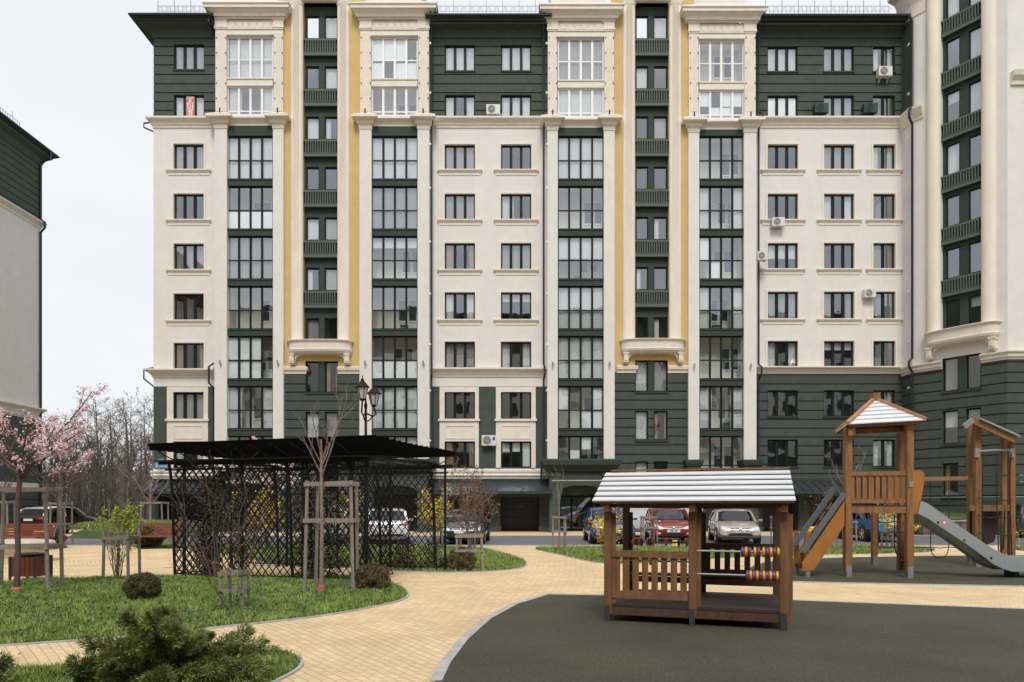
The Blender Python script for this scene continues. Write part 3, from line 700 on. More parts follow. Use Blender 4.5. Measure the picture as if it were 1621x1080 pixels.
for ti, (p0, p1, r0, r1, wl_, wr_) in enumerate(((450, 568, 480, 534, (486, 504), (515, 533)), (976, 1089, 1005.5, 1059, (1008, 1025), (1036, 1055)))):
    d = 40.95; org = (0, d); dr = d+.28; yo = ti*1.5
    low = [(572-yo, 621-yo), (652-yo, 698-yo), (732-yo, 778-yo)]
    holes = [(X(r0, d), X(r1, d), Z(541-yo, d), Z(5, d))]
    lw = [(X(wl_[0]-2.5, d), X(wl_[1]+1, d)), (X(wr_[0]-1, d), X(wr_[1]+2, d))]
    for t, e in low:
        for q in lw: holes.append((q[0], q[1], Z(e, d), Z(t, d)))
    # yellow above, green below, tone of centre strip is the green recess behind
    wall('wall', BL, org, 0, X(p0, d)-.35, X(p1, d)+.35, (0, Z(-60, d)), holes, [(-1, 1), (Z(590-yo, d), 0)], ['yellow', 'green'], [Z(g-yo, d) for g in G_LOW], reveal=.3)
    # green centre mullion between the low windows
    b = MB()
    b.box((lw[0][1], d-.015, Z(low[0][1], d)), (lw[1][0], d-.002, Z(low[0][0], d)))
    b.build('window_mullion', 'green_trim', BL)
    for i, (t, e) in enumerate(low):
        for j, q in enumerate(lw): window('narrow_window', BL, org, 0, q[0], q[1], Z(e, d), Z(t, d), 1, side=.07, cur=[['none', 'tan'], ['sheer', 'grey'], ['grey', 'none']][i][j] if ti == 0 else [['sheer', 'grey'], ['sheer', 'tan'], ['sheer', 'none']][i][j], seed=i*3+j+ti)
        b = MB(); b.box((lw[0][0]-.05, d-.06, Z(e, d)-.12), (lw[1][1]+.05, d-.001, Z(e, d)-.02)); b.build('sill', 'green_trim', BL)
    org2 = (0, dr); hs = []
    cr_ = ['none', 'none', 'sheer', 'none', 'side', 'sheer', 'none']
    for k in range(7):
        t = 17+79.8*k-yo*k/6+(8 if k == 0 else 8); e = 60.5+79.9*k-yo*k/6
        for q in (wl_, wr_): hs.append((X(q[0]-1.2, dr), X(q[1]+1.2, dr), Z(e, dr), Z(t, dr)))
    wall('wall', BL, org2, 0, X(r0, d), X(r1, d), (Z(541-yo, d), Z(5, d)), hs, [(-1, 0)], ['green_trim'], reveal=.12)
    for i, h_ in enumerate(hs): window('narrow_window', BL, org2, 0, *h_[:4], 1, side=.06, rev=.08, cur=random.Random(i+ti*20).choice(['none', 'sheer', 'none', 'grey', 'left', 'none', 'none']), seed=i+50*ti)
    for k in range(6):
        y = 61+80*k-yo*k/6
        railing_panel(BL, (0, d+.03), 0, X(r0, d), X(r1, d), Z(y+26, d), Z(y, d))
    balcony_mould(BL, (0, d), 0, X(r0-24.5, d), X(r1+25.5, d), Z(577-yo, d), Z(541-yo, d))
    for q, (a, c) in enumerate(((r0-19.5, r0-.3), (r1+.3, r1+19.5))):
        xc = (X(a, d)+X(c, d))/2; rr = (X(c, d)-X(a, d))/2
        prof = [(rr, Z(541-yo, d)), (rr, Z(10, d)), (rr+.06, Z(9, d)), (rr+.06, Z(6, d)), (rr+.16, Z(3, d)), (rr+.16, Z(-6, d)), (rr, Z(-8, d)), (rr, Z(-50, d))]
        b = MB(); b.loft([[(xc-r_*math.cos(math.pi*j/14), d-r_*.5*math.sin(math.pi*j/14), z) for j in range(15)] for r_, z in prof])
        b.build('column', 'travertine', BL, True)
    b = MB(); b.box((X(r0, d), d-.25, Z(5, d)), (X(r1, d), d+.3, Z(1, d))); b.box((X(r0-2, d), d-.35, Z(1, d)), (X(r1+2, d), d+.3, Z(-8, d))); b.build('lintel', 'cream_trim', BL)
    for a, c in ((p0, wl_[0]-2.5), (wr_[1]+2, p1)):
        b = MB(); cornice(b, [(X(a, d), d), (X(c, d), d), (X(c, d), d+.1)], [zp(-.02, 592-yo, d), zp(.04, 592-yo, d), zp(.06, 588-yo, d), zp(.14, 586-yo, d), zp(.17, 582-yo, d), zp(.17, 581-yo, d), zp(-.02, 580-yo, d)]); b.build('cornice', 'cream_trim', BL)
# ---- interior of the block (floors, partitions, back wall)
b = MB(); z0_ = Z(838, 41.4)
b.box((X(246, 41.4), 44.0, .1), (23.4, 44.2, 30.8))
for k in range(11):
    z = Z(283+79*(k-2)+4, 41)
    if .5 < z < 30.5: b.box((X(246, 41.4), 42.5, z-.2), (23.4, 44.0, z))
for p in (345, 395, 445, 490, 512, 567, 625, 680, 770, 866, 920, 974, 1032, 1088, 1143, 1196, 1285, 1365): b.box((X(p, 41.4)-.06, 42.51, .1), (X(p, 41.4)+.06, 43.99, 30.4))
b.build('interior', 'interior', BL)
b = MB()
b.box((X(246, 41.2), 41.5, 0), (X(246, 41.2)-.02, 56, 31)); b.box((X(243, 41.2)+.0, 41.2+.001, 2.4), (X(243, 41.2)-.003, 56, Z(203, 41.2))); b.box((X(246, 41.2), 55.8, 0), (40, 56, 31.4)); b.box((X(246, 41.2), 41.4+2.9, 30.9), (34, 56, 31.1))
b.build('rear_wall', 'cream', BL)
# ---- ground floor: recessed green wall, garage doors, canopies
dgf = 42.3
gar = [(262, 330), (600, 655), (716, 778), (793, 856), (1118, 1166), (1205, 1262), (1288, 1345), (1370, 1425)]
def uz(p): return X(p, dgf)
wall('wall', BL, (0, dgf), 0, X(246, dgf), 23.7, (0, 3.4), [(uz(a), uz(c), 0, 2.25) for a, c in gar]+[(uz(886), uz(958), 0, 2.6)], [(-1, 0)], ['green'], [.3, .85, 1.4, 1.95], reveal=.2)
for a, c in gar:
    b = MB(); n = 5
    for i in range(n): b.box((uz(a), dgf+.18+.002*(i % 2), 2.25*i/n+.006), (uz(c), dgf+.24, 2.25*(i+1)/n-.006))
    g_ = b.build('garage_door', 'garage', BL)
    b = MB(); b.box(((uz(a)+uz(c))/2-.06, dgf+.14, 1.5), ((uz(a)+uz(c))/2+.06, dgf+.178, 1.56)); b.build('handle', 'grey_metal', g_)
for a, c in ((243, 345), (450, 568), (676, 872), (976, 1089), (1197, 1436)):
    b = MB(); b.box((X(a, 41.5), 41.35, 2.75), (X(c, 41.5), 42.29, 3.2)); b.build('soffit', 'green_trim', BL)
# wall piers at the front line
for p in (246, 340, 452, 566, 684, 784, 862, 978, 1086, 1172, 1196, 1270, 1355, 1430):
    b = MB(); x = X(p, 41.5); w_ = .32 if p not in (452, 566, 978, 1086) else .45
    b.box((x-w_, 41.25 if p > 1190 else 41.3, 0), (x+w_, 42.29, 2.74)); b.box((x-w_-.05, 41.2, 0), (x+w_+.05, 41.299 if p <= 1190 else 41.249, .35)); b.build('pier', 'green', BL)
b = MB(); b.box((X(1192, 41.5), 41.51, 2.7), (X(1434, 41.5), 42.29, 2.95)); b.build('beam', 'green', BL)
for a, c in ((228, 338), (684, 873), (1198, 1436)):
    d0 = 41.3; b = MB(); x0, x1 = X(a, 40), X(c, 40.6); zb, zf = 3.02, 2.42; df = 39.8
    b.add([(x0, df, zf), (x1, df, zf), (x1, d0, zb), (x0, d0, zb), (x0, df, zf-.12), (x1, df, zf-.12), (x1, d0, zb-.2), (x0, d0, zb-.2)], [(0, 1, 2, 3), (4, 7, 6, 5), (0, 4, 5, 1), (1, 5, 6, 2), (2, 6, 7, 3), (3, 7, 4, 0)])
    x = x0+.25
    while x < x1: b.bar((x, df-.01, zf+.025), (x, d0, zb+.025), .04, .05); x += .5
    b.build('canopy', 'roof_metal', BL)
    b = MB(); b.box((x0, df-.08, zf-.16), (x1, df-.002, zf-.0)); x = x0+.9
    b.box((x0+.1, df+.05, zf-.3), (x1-.1, df+.2, zf-.13))
    while x < x1: b.bar((x, df+.3, zf-.1), (x, d0+.1, 1.9), .06); x += 2.6
    b.build('canopy_frame', 'green_trim', BL)
b = MB(); b.lathe((X(819, 41.9), 41.9, 2.62), [(.02, 0), (.1, .01), (.12, .06), (.06, .1)], 12); b.build('ceiling_lamp', 'milk_glass', BL)
# porticos under bays B and C
for p0, p1 in ((566, 684), (862, 979)):
    df = 39.9; b = MB(); za = Z(746, df); zt = Z(727, df)
    cornice(b, [(X(p0+6, df), 41.2), (X(p0+6, df), df), (X(p1-6, df), df), (X(p1-6, df), 41.2)], [(-.6, za-.05), (.0, za), (.05, za+.1), (.22, za+.25), (.26, za+.32), (.32, za+.36), (.34, zt-.08), (.3, zt), (-.6, zt+.03)])
    b.box((X(p0+9, df), df+.1, za-.02), (X(p1-9, df), 41.2, zt+.03)); b.build('portico_cornice', 'green_trim', BL)
    for pa, pb in ((p0+8, p0+24), (p1-24, p1-8)):
        b = MB(); b.box((X(pa, df), df+.15, .25), (X(pb, df), df+.75, za-.3)); b.box((X(pa, df)-.05, df+.1, 0), (X(pb, df)+.05, df+.8, .25))
        b.box((X(pa, df)-.06, df+.09, za-.3), (X(pb, df)+.06, df+.81, za-.05)); b.build('portico_pillar', 'green', BL)
    b = MB(); x0, x1 = X(p0+24, df), X(p1-24, df); xc = (x0+x1)/2; hw = (x1-x0)/2; zs, zc = 2.35, za-.05
    arch = [(xc-hw*math.cos(math.pi*i/16), zs+.42*math.sin(math.pi*i/16)) for i in range(17)]
    for i in range(16):
        a, c = arch[i], arch[i+1]
        b.add([(a[0], df+.2, a[1]), (c[0], df+.2, c[1]), (c[0], df+.2, zc), (a[0], df+.2, zc), (a[0], df+.7, a[1]), (c[0], df+.7, c[1]), (c[0], df+.7, zc), (a[0], df+.7, zc)], [(0, 1, 2, 3), (4, 7, 6, 5), (0, 4, 5, 1), (2, 3, 7, 6)])
    b.build('portico_arch', 'green', BL)
    b = MB(); b.box((x0, df+.8, zs-.1), (x1, df+.9, zc)); b.build('portico_fascia', 'green', BL)
    b = MB(); b.tube([(X(p0+12, df), df-.05, za-.55), (X(p1+50, df), df-.05, za-.55)], .025, 6); b.build('pipe', 'grey_metal', BL) if p0 > 800 else None
# entrance doors with glazing
dd = dgf+.1
b = MB(); xs_ = [uz(886), uz(905), uz(937), uz(958)]
for x in xs_: b.box((x-.06, dd, 0), (x+.06, dd+.08, 2.6))
for i in range(3):
    b.box((xs_[i]+.06, dd, 2.5), (xs_[i+1]-.06, dd+.08, 2.6)); b.box((xs_[i]+.06, dd, 2.08), (xs_[i+1]-.06, dd+.08, 2.18)); b.box((xs_[i]+.06, dd, 0), (xs_[i+1]-.06, dd+.08, .18))
ed = b.build('entrance_door', 'frame_green', BL)
b = MB(); b.box((xs_[0]+.06, dd+.03, .18), (xs_[-1]-.06, dd+.04, 2.5)); b.build('pane', 'glass', ed)
b = MB(); b.tube([(xs_[1]+.2, dd-.02, .9), (xs_[1]+.32, dd-.1, .95), (xs_[1]+.34, dd-.1, 1.15), (xs_[1]+.2, dd-.02, 1.22)], .025, 6); b.build('handle', 'chrome', ed)
b = MB(); b.lathe((uz(917), dd-.3, 2.38), [(.02, 0), (.09, .01), (.1, .1), (.02, .14)], 12); b.build('ceiling_lamp', 'milk_glass', BL)
# ---- right corner tower (octagonal)
A0 = Vector((23.74, 40.5)); A1 = Vector((26.56, 36.6)); AL = (A1-A0).length; AR = math.atan2(A1.y-A0.y, A1.x-A0.x)
def U(px):
    r_ = (px-CX)/F; t = (r_*A0.y-A0.x)/((A1.x-A0.x)-r_*(A1.y-A0.y)); return t*AL
FL = 2.985  # storey
zc0, zc1 = 9.42, 9.93
gz = [9.28-.55*i for i in range(0, 17)]
ru0, ru1 = U(1489), U(1553)
low = [(8.07, 9.85+.35), (5.0, 6.95), (1.9, 3.9)]
low = [(8.1, 10.0), (5.1, 7.0), (2.1, 4.0)]
wq = [(U(1492), U(1517)), (U(1529), U(1553))]
holes = [(ru0, ru1, 11.55, 34)]+[(q[0], q[1], a, c) for a, c in low for q in wq]
wall('wall', BL, (A0.x, A0.y), AR, 0, AL, (0, 36), holes, [(-1, 1), (zc0, 0)], ['cream', 'green'], gz, reveal=.3)
for i, (a, c) in enumerate(low):
    for j, q in enumerate(wq): window('narrow_window', BL, (A0.x, A0.y), AR, q[0], q[1], a, c, 1, side=.08, cur=[['grey', 'none'], ['half', 'grey'], ['tan', 'none']][i][j], seed=77+i*2+j)
for a, c in low:
    b = MB(); b.box((wq[0][0]-.05, -.06, a-.12), (wq[1][1]+.05, -.001, a-.02)); link('sill', b.mesh('sill', 'green_trim'), BL, Vector((A0.x, A0.y, 0))-wl(BL), AR)
b = MB(); b.box((wq[0][1], -.015, 8.1), (wq[1][0], -.002, 10.0))
link('window_mullion', b.mesh('window_mullion', 'green_trim'), BL, Vector((A0.x, A0.y, 0))-wl(BL), AR)
# recess
ca, sa = math.cos(AR), math.sin(AR); off = .3; RO = (A0.x-sa*off, A0.y+ca*off)
hs = []
for k in range(8):
    zb_ = 11.6+FL*k
    for q in ((U(1494), U(1516)), (U(1530), U(1552))): hs.append((q[0], q[1], zb_, zb_+1.72))
wall('wall', BL, RO, AR, ru0, ru1, (11.5, 36), hs, [(-1, 0)], ['green_trim'], reveal=.1)
for i, h_ in enumerate(hs): window('narrow_window', BL, RO, AR, *h_[:4], 1, side=.06, rev=.06, cur=random.Random(i+9).choice(['none', 'sheer', 'none', 'none', 'half']), seed=i+150)
for k in range(8):
    z1_ = 14.5+FL*k; PO = (A0.x-sa*.05, A0.y+ca*.05); railing_panel(BL, PO, AR, ru0, ru1, z1_-.95, z1_)
balcony_mould(BL, (A0.x, A0.y), AR, U(1465), U(1585), 10.05, 11.55)
for a, c in ((U(1467), ru0-.01), (ru1+.01, U(1577))):
    xc = (a+c)/2; rr = (c-a)/2; b = MB()
    b.loft([[(xc-rr*math.cos(math.pi*j/12), -rr*.7*math.sin(math.pi*j/12), z) for j in range(13)] for z in (11.5, 36)])
    link('column', b.mesh('column', 'travertine', smooth=True), BL, Vector((A0.x, A0.y, 0))-wl(BL), AR)
wall('wall', BL, (26.56, 36.6), 0, 0, 9, (0, 36), [], [(-1, 1), (zc0, 0)], ['cream', 'green'], gz)
wall('wall', BL, (23.70, 41.5), AR*0-math.pi/2+R(2), 0, 1.0, (0, 36), [], [(-1, 1), (zc0, 0), (24.98, 1), (30.9, 0)], ['cream', 'green'], gz)
def towpath(a=0): return [(23.70, 41.5), (A0.x, A0.y), (A1.x, A1.y), (35, 36.6)]
cp = [(-.02, zc0), (.05, zc0), (.07, zc0+.1), (.15, zc0+.14), (.17, zc0+.28), (.26, zc0+.38), (.26, zc0+.45), (-.02, zc0+.5)]
def lerp2(u): return (A0+(A1-A0)*(u/AL))
b = MB(); e1 = lerp2(wq[0][0]); e2 = lerp2(wq[1][1])
cornice(b, [(23.70, 41.5), tuple(A0), tuple(e1)], cp); b.build('cornice', 'cream_trim', BL)
b = MB(); cornice(b, [tuple(e2), tuple(A1), (35, 36.6)], cp); b.build('cornice', 'cream_trim', BL)
b = MB(); e = lerp2(U(1462)); cornice(b, [(23.70, 41.5), tuple(A0), tuple(e)], [(-.02, 24.3), (.05, 24.3), (.1, 24.5), (.15, 24.55), (.35, 24.9), (.36, 25.05), (-.02, 25.1)]); b.build('cornice', 'cream_trim', BL)
b = MB(); cornice(b, [(26.7, 36.6), (35, 36.6)], [(-.02, 24.1), (.1, 24.1), (.12, 24.3), (.3, 24.5), (.36, 24.75), (-.02, 24.8)]); b.build('cornice', 'cream_trim', BL)
b = MB(); e = lerp2(U(1466)); cornice(b, [(23.70, 41.5), tuple(A0), tuple(e)], [(-.02, 30.5), (.05, 30.5), (.12, 31.2), (.5, 31.9), (.9, 32.1), (.95, 32.6), (-.02, 32.8)]); b.build('cornice', 'cream_trim', BL)
b = MB(); b.box((24.2, 41.6, 0), (35, 43, 36)); b.box((27.5, 39.5, 0), (35, 41.6, 36)); b.build('tower_core', 'interior', BL)
# downpipes
def dp(pts, r=.06): 
    b = MB(); b.tube(pts, r, 8); b.build('downpipe', 'gutter', BL, True)
for p, d in ((683.5, 41.2), (860.5, 41.2), (1199.5, 41.3)):
    x = X(p, d)
    dp([(x, d-.7, Z(26, d)), (x, d-.7, Z(34, d)), (x, d-.15, Z(50, d)), (x, d-.15, Z(181, d)), (x+.1, d-.5, Z(187, d)), (x+.1, d-.5, Z(196, d)), (x, d-.15, Z(205, d)), (x, d-.15, Z(578, d)), (x+.05, d-.5, Z(583, d)), (x+.05, d-.5, Z(594, d)), (x, d-.15, Z(602, d)), (x, d-.15, Z(724, d)), (x-.15, d-.45, Z(732, d)), (x-.15, d-.45, 2.9)])
x = X(337, 41); dp([(X(329, 40.2), 40.4, Z(22, 40.4)), (X(330, 40.4), 40.4, Z(34, 40.4)), (x, 40.95, Z(46, 41)), (x, 40.95, Z(56, 41))])
x = X(337.5, 41); dp([(x, 41.05, Z(575, 41)), (x-.15, 40.75, Z(582, 41)), (x-.15, 40.75, Z(608, 41)), (x, 41.05, Z(614, 41)), (x, 41.05, 3)])
for ya, yb in ((30, 60), (188, 207), (580, 616)):
    x = X(243, 41.6); dp([(x+.05, 41.9, Z(ya, 41.6)), (x-.75, 41.9, Z(ya+3, 41.6)), (x-.75, 41.9, Z(ya+(yb-ya)*.5, 41.6)), (x+.1, 41.9, Z(yb, 41.6))], .05)
x0_ = A0.x-.12; y0_ = A0.y-.2
dp([(x0_-.2, y0_, Z(27, 40.4)), (x0_, y0_, Z(34, 40.4)), (x0_, y0_, Z(172, 40.4)), (x0_-.3, y0_-.2, Z(178, 40.4)), (x0_-.3, y0_-.2, Z(190, 40.4)), (x0_, y0_, Z(198, 40.4)), (x0_, y0_, Z(568, 40.4)), (x0_-.3, y0_-.2, Z(574, 40.4)), (x0_-.3, y0_-.2, Z(582, 40.4)), (x0_, y0_, Z(590, 40.4)), (x0_, y0_, .1)], .07)
for p, d in ((879, 41.1),): 
    x = X(857, 41.6); b = MB(); b.tube([(x, 41.5, 2.6), (x, 41.5, .35)], .07, 8); b.build('downpipe', 'gutter', BL); b = MB(); b.tube([(x, 41.5, .35), (x, 41.5, .0)], .085, 8); b.build('drain_pipe', 'terracotta', BL)
for yy in (74, 152, 222, 464, 543, 616):
    b = MB(); b.box((X(1436, 40.9), 40.75, Z(yy, 40.9)), (X(1436, 40.9)+.13, 40.9, Z(yy, 40.9)+.13)); b.build('junction_box', 'frame_white', BL)
for pp_ in (681, 865):
    for yy in (72, 150, 231, 300, 385, 467, 547, 620, 699): b = MB(); b.box((X(pp_, 40.8)-.04, 40.66, Z(yy, 40.8)), (X(pp_, 40.8)+.06, 40.74, Z(yy, 40.8)+.1)); b.build('junction_box', 'frame_white', BL)
b = MB(); b.tube([(A0.x+.1, A0.y-.35, 2.05), (A1.x-.1, A1.y-.3, 2.05), (34, 36.2, 2.05)], .025, 6); b.tube([(A1.x+.4, 36.3, 3.2), (34, 36.3, 3.2)], .025, 6); b.tube([(A1.x+.4, 36.3, 2.85), (34, 36.3, 2.85)], .025, 6); b.build('pipe', 'grey_metal', BL)
# ---- things fixed to the facade
def text_mesh(txt, size, name='t'):
    cu = bpy.data.curves.new(name, 'FONT'); cu.body = txt; cu.size = size; cu.align_x = 'CENTER'; cu.align_y = 'CENTER'; cu.space_line = .8; cu.extrude = .002; cu.offset = size*.02
    o = bpy.data.objects.new(name, cu); col.objects.link(o); bpy.context.view_layer.update()
    me = bpy.data.meshes.new_from_object(o.evaluated_get(bpy.context.evaluated_depsgraph_get())); bpy.data.objects.remove(o); bpy.data.curves.remove(cu)
    return me
def text_on(txt, size, parent, loc, mt, rot=(R(90), 0, 0), name='lettering', sx=1):
    me = text_mesh(txt, size); me.materials.clear(); me.materials.append(M[mt]); o = link(name, me, parent, loc); o.rotation_euler = rot; o.scale = (sx, 1, 1); return o
d = 41.2
t = thing('window_banner', 'red banner with a white phone number behind the top left window', 'banner', (X(299.8, d), d+.115, Z(187, d)+.08))
b = MB(); b.box((-.255, 0, 0), (.255, .012, 1.3)); b.local('sheet', 'sign_red', t)
b = MB(); b.box((-.24, -.008, 1.16), (.24, -.002, 1.29)); b.local('heading_strip', 'plate_white', t)
for i, s_ in enumerate(('8', '912', '763', '98', '33')): text_on(s_, .30, t, (0, -.008, 1.02-.225*i), 'white_paint', sx=.95)
def ac(label, px, py, d, w=.82, h=.56, cm='ac_white', sticker=False, brackets=False, rz=0):
    t = thing('air_conditioner', label, 'air conditioner', (X(px, d), d-.2, Z(py, d)), 'outdoor air conditioner units on the facade', rz)
    b = MB(); b.loft([[(x*w/2, y, z*h/2) for x, z in ((-1, -.93), (-.96, -1), (.96, -1), (1, -.93), (1, .93), (.96, 1), (-.96, 1), (-1, .93))] for y in (-.16, .16)])
    body = b.local('casing', cm, t)
    b = MB(); cx_ = -w*.12; rr = h*.4
    b.loft([[(cx_+r_*math.cos(2*math.pi*j/20), y, r_*math.sin(2*math.pi*j/20)) for j in range(20)] for r_, y in ((rr, -.161), (rr*.95, -.175), (rr*.9, -.165), (rr*.1, -.165))]); b.local('fan', 'ac_dark', t)
    b = MB()
    for r_ in (.3, .55, .8, 1): b.tube([(cx_+rr*r_*math.cos(2*math.pi*j/20), -.185, rr*r_*math.sin(2*math.pi*j/20)) for j in range(21)], .008, 4)
    for j in range(4):
        a = math.pi*j/4; b.bar((cx_-rr*math.cos(a), -.185, -rr*math.sin(a)), (cx_+rr*math.cos(a), -.185, rr*math.sin(a)), .01)
    b.local('grille', cm, t)
    for s_ in (-.6, .6):
        b = MB(); b.bar((s_*w/2, -.16, -h/2-.02), (s_*w/2, .2, -h/2-.02), .04); b.bar((s_*w/2, .18, -h/2-.02), (s_*w/2, .18, -h/2-.28 if brackets else -h/2-.08), .04)
        if brackets: b.bar((s_*w/2, -.14, -h/2-.04), (s_*w/2, .18, -h/2-.26), .03)
        b.local('bracket', cm, t)
    b = MB(); b.tube([(w/2, .1, -h*.3), (w/2+.1, .15, -h*.35), (w/2+.14, .2, -h*.1)], .02, 6); b.local('pipe', cm, t)
    if sticker: b = MB(); b.box((w*.28, -.166, .0), (w*.44, -.161, h*.32)); b.local('sticker', 'sticker_blue', t)
ac('white air conditioner on the middle green band left of a top window', 781, 178, 41.4)
ac('white air conditioner on long brackets under the upper right window', 1397, 118, 41.5, brackets=True)
ac('dark green air conditioner beside the middle window of the right wing', 1297, 175.5, 41.5, cm='ac_green')
ac('dark green air conditioner beside the narrow window near the corner tower', 1374, 175.5, 41.5, cm='ac_green')
ac('white air conditioner under the left cream wall window of the right wing', 1229, 354.5, 41.45, .75, .5)
ac('white air conditioner turned sideways on the edge of the right bay', 1204, 408, 41.0, .6, .5, brackets=False)
ac('white air conditioner between two windows low on the cream right wing', 1373, 466.5, 41.5, .68, .5)
ac('white air conditioner with a blue sticker low on the green middle wall', 774, 698, 41.4, .85, .62, sticker=True)
t = thing('star_decoration', 'white many pointed paper star hanging in a right wing window', 'decoration', (X(1255, 41.5), 41.62, Z(572, 41.5)))
b = MB(); r_ = random.Random(3)
for i in range(18):
    v = Vector((r_.gauss(0, 1), r_.gauss(0, .3), r_.gauss(0, 1))).normalized(); a = v.orthogonal().normalized()*.035; c = v.cross(a).normalized()*.035
    b.add([a, c, -a, -c, v*.27], [(0, 1, 4), (1, 2, 4), (2, 3, 4), (3, 0, 4)])
b.local('points', 'white_paint', t)
t = thing('house_sign', 'light blue oval topped address plate low on the left corner', 'sign', (X(255, 41.1), 41.12, Z(733, 41.1)))
b = MB(); b.box((-.4, 0, -.3), (.4, .03, .02)); b.local('plate', 'sign_blue', t)
b = MB(); b.loft([[(.28*math.cos(2*math.pi*j/20), y, .06+.2*math.sin(2*math.pi*j/20)) for j in range(20)] for y in (-.02, -.002)]); b.local('oval', 'sign_blue', t)
b = MB(); b.box((-.33, -.01, -.22), (.33, -.002, -.18)); b.box((-.33, -.01, -.1), (.33, -.002, -.06)); b.local('stripe', 'plate_white', t)
t = thing('entrance_sign', 'small purple entrance number plate above the dark glass door', 'sign', (X(910, 42.2), 42.1, 2.32))
b = MB(); b.box((-.22, 0, -.09), (.22, .02, .09)); b.local('plate', 'purple', t); text_on('7 · 89', .13, t, (0, -.006, 0), 'plate_white')
# ================================================================ NEIGHBOUR BLOCK (left) and block behind the camera
NB = thing('apartment_building', 'neighbouring cream and green block cut off by the left photo edge', 'apartment building', (-38.95, 56.4, 0))
wx, wy = -38.95, 56.4
def nrot(u): return u
# side wall facing +x, from y=30 to 56.4; local frame: u along +y
gzn = [25.35+.55*i for i in range(10)]
gzl = [.4+.55*i for i in range(4)]
wall('wall', NB, (wx, -12), R(90), 0, 68.4, (0, 30.4), [], [(-1, 1), (2.9, 2), (3.4, 1), (8.8, 0), (24.95, 1)], ['cream', 'green', 'cream_trim'], gzn+gzl)
wall('wall', NB, (wx, wy), R(180), 0, 14, (0, 30.4), [], [(-1, 1), (8.8, 0), (24.95, 1)], ['cream', 'green'], gzn)
cpn = [(-.02, 0), (.05, 0), (.08, .15), (.2, .3), (.34, .45), (.34, .55), (-.02, .6)]
pth = [(wx, -12), (wx, wy), (wx-14, wy)]
for zz, s_ in ((24.4, 1), (9.0, 1), (8.6, .3)):
    b = MB(); cornice(b, pth, [(p*s_, zz+z*s_) for p, z in cpn]); b.build('cornice', 'cream_trim', NB)
b = MB(); cornice(b, pth, [(-.02, 29.6), (.06, 29.6), (.25, 30.1), (.6, 30.4), (.65, 30.6), (-.02, 30.6)]); b.build('eave', 'green', NB)
b = MB(); cornice(b, pth, [(.4, 30.5), (.7, 30.55), (.95, 30.75), (.98, 30.85), (.4, 30.9)]); b.build('gutter', 'gutter', NB)
b = MB(); b.add([(wx+.9, -12, 30.9), (wx+.9, wy+.9, 30.9), (wx-14, wy+.9, 30.9), (wx-14, -12, 30.9), (wx-6, -12, 32.3), (wx-6, wy-6, 32.3)], [(0, 1, 5, 4), (1, 2, 5), (2, 3, 4, 5), (0, 4, 3)]); b.build('roof', 'roof_metal', NB)
b = MB(); xx = wx+.55; y = 40
b.bar((xx, 40, 31.45), (xx, 53.2, 31.45), .02); b.bar((xx, 40, 31.1), (xx, 53.2, 31.1), .015)
while y < 53.3: b.bar((xx, y, 30.9), (xx, y, 31.9 if round(y*4) % 6 == 0 else 31.45), .02); y += .25
b.build('roof_railing', 'gutter', NB)
b = MB(); b.tube([(wx+.9, wy-.1, 30.8), (wx+.9, wy-.1, 30.2), (wx+.1, wy-.1, 29.8), (wx+.1, wy-.1, 25.2), (wx+.45, wy-.1, 24.9), (wx+.45, wy-.1, 24.5), (wx+.1, wy-.1, 24.1), (wx+.1, wy-.1, .2)], .09, 8); b.build('downpipe', 'gutter', NB)
b = MB(); b.box((wx-14, -12, 0), (wx-3, wy-3, 30)); b.build('interior', 'interior', NB)
OB = thing('apartment_building', 'opposite block behind the photographer, seen only as dark reflections in the lower windows', 'apartment building', (0, -24, 0))
wall('wall', OB, (70, -24), math.pi, 0, 140, (0, 31), [(3+4.2*i, 5+4.2*i, 3*k+1, 3*k+2.7) for i in range(32) for k in range(10)], [(-1, 1), (9.5, 0), (25, 1)], ['cream', 'green'])
b = MB(); b.box((-70, -24.3, 0), (70, -24.26, 31)); b.build('glazing', 'garage', OB)
b = MB(); b.box((-70, -36, 31.01), (70, -23, 31.6)); b.build('roof', 'roof_metal', OB)
#@@PART2@@
# ================================================================ PLAYGROUND
def bolt_foot(b, x, y, z0, z1, w=.115, mi=0):
    b.box((x-w/2, y-w/2, z0), (x+w/2, y+w/2, z1), mi)
# ---- low play house with abacus beads
HO = Vector((1.323, 9.38, 0)); e1 = Vector((2.134, -.70, 0)).normalized(); e2 = Vector((-e1.y, e1.x, 0)); HW = 2.246; HD = 1.62
def H(u, v, z): return HO+e1*u+e2*v+Vector((0, 0, z))
PH = thing('play_house', 'low brown wooden play house with white slatted roof and abacus beads', 'play house', tuple(HO))
us_ = (0, HW/2, HW)
up = Vector((0, 0, 1))
for u in us_:
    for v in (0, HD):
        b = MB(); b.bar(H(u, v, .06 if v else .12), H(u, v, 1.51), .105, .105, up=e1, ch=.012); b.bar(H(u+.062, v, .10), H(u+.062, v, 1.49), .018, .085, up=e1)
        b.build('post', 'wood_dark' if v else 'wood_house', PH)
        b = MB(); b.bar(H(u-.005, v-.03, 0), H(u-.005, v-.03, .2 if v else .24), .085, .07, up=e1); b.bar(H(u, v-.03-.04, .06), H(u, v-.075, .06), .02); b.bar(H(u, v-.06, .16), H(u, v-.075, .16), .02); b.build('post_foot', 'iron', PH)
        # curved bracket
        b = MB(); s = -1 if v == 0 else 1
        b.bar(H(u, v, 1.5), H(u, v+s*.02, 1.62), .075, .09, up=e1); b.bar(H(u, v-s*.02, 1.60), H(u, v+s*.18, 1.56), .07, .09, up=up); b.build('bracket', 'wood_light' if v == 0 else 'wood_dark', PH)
RZ0, RZ1 = 1.655, 2.10; mid = HD/2; ev = .27
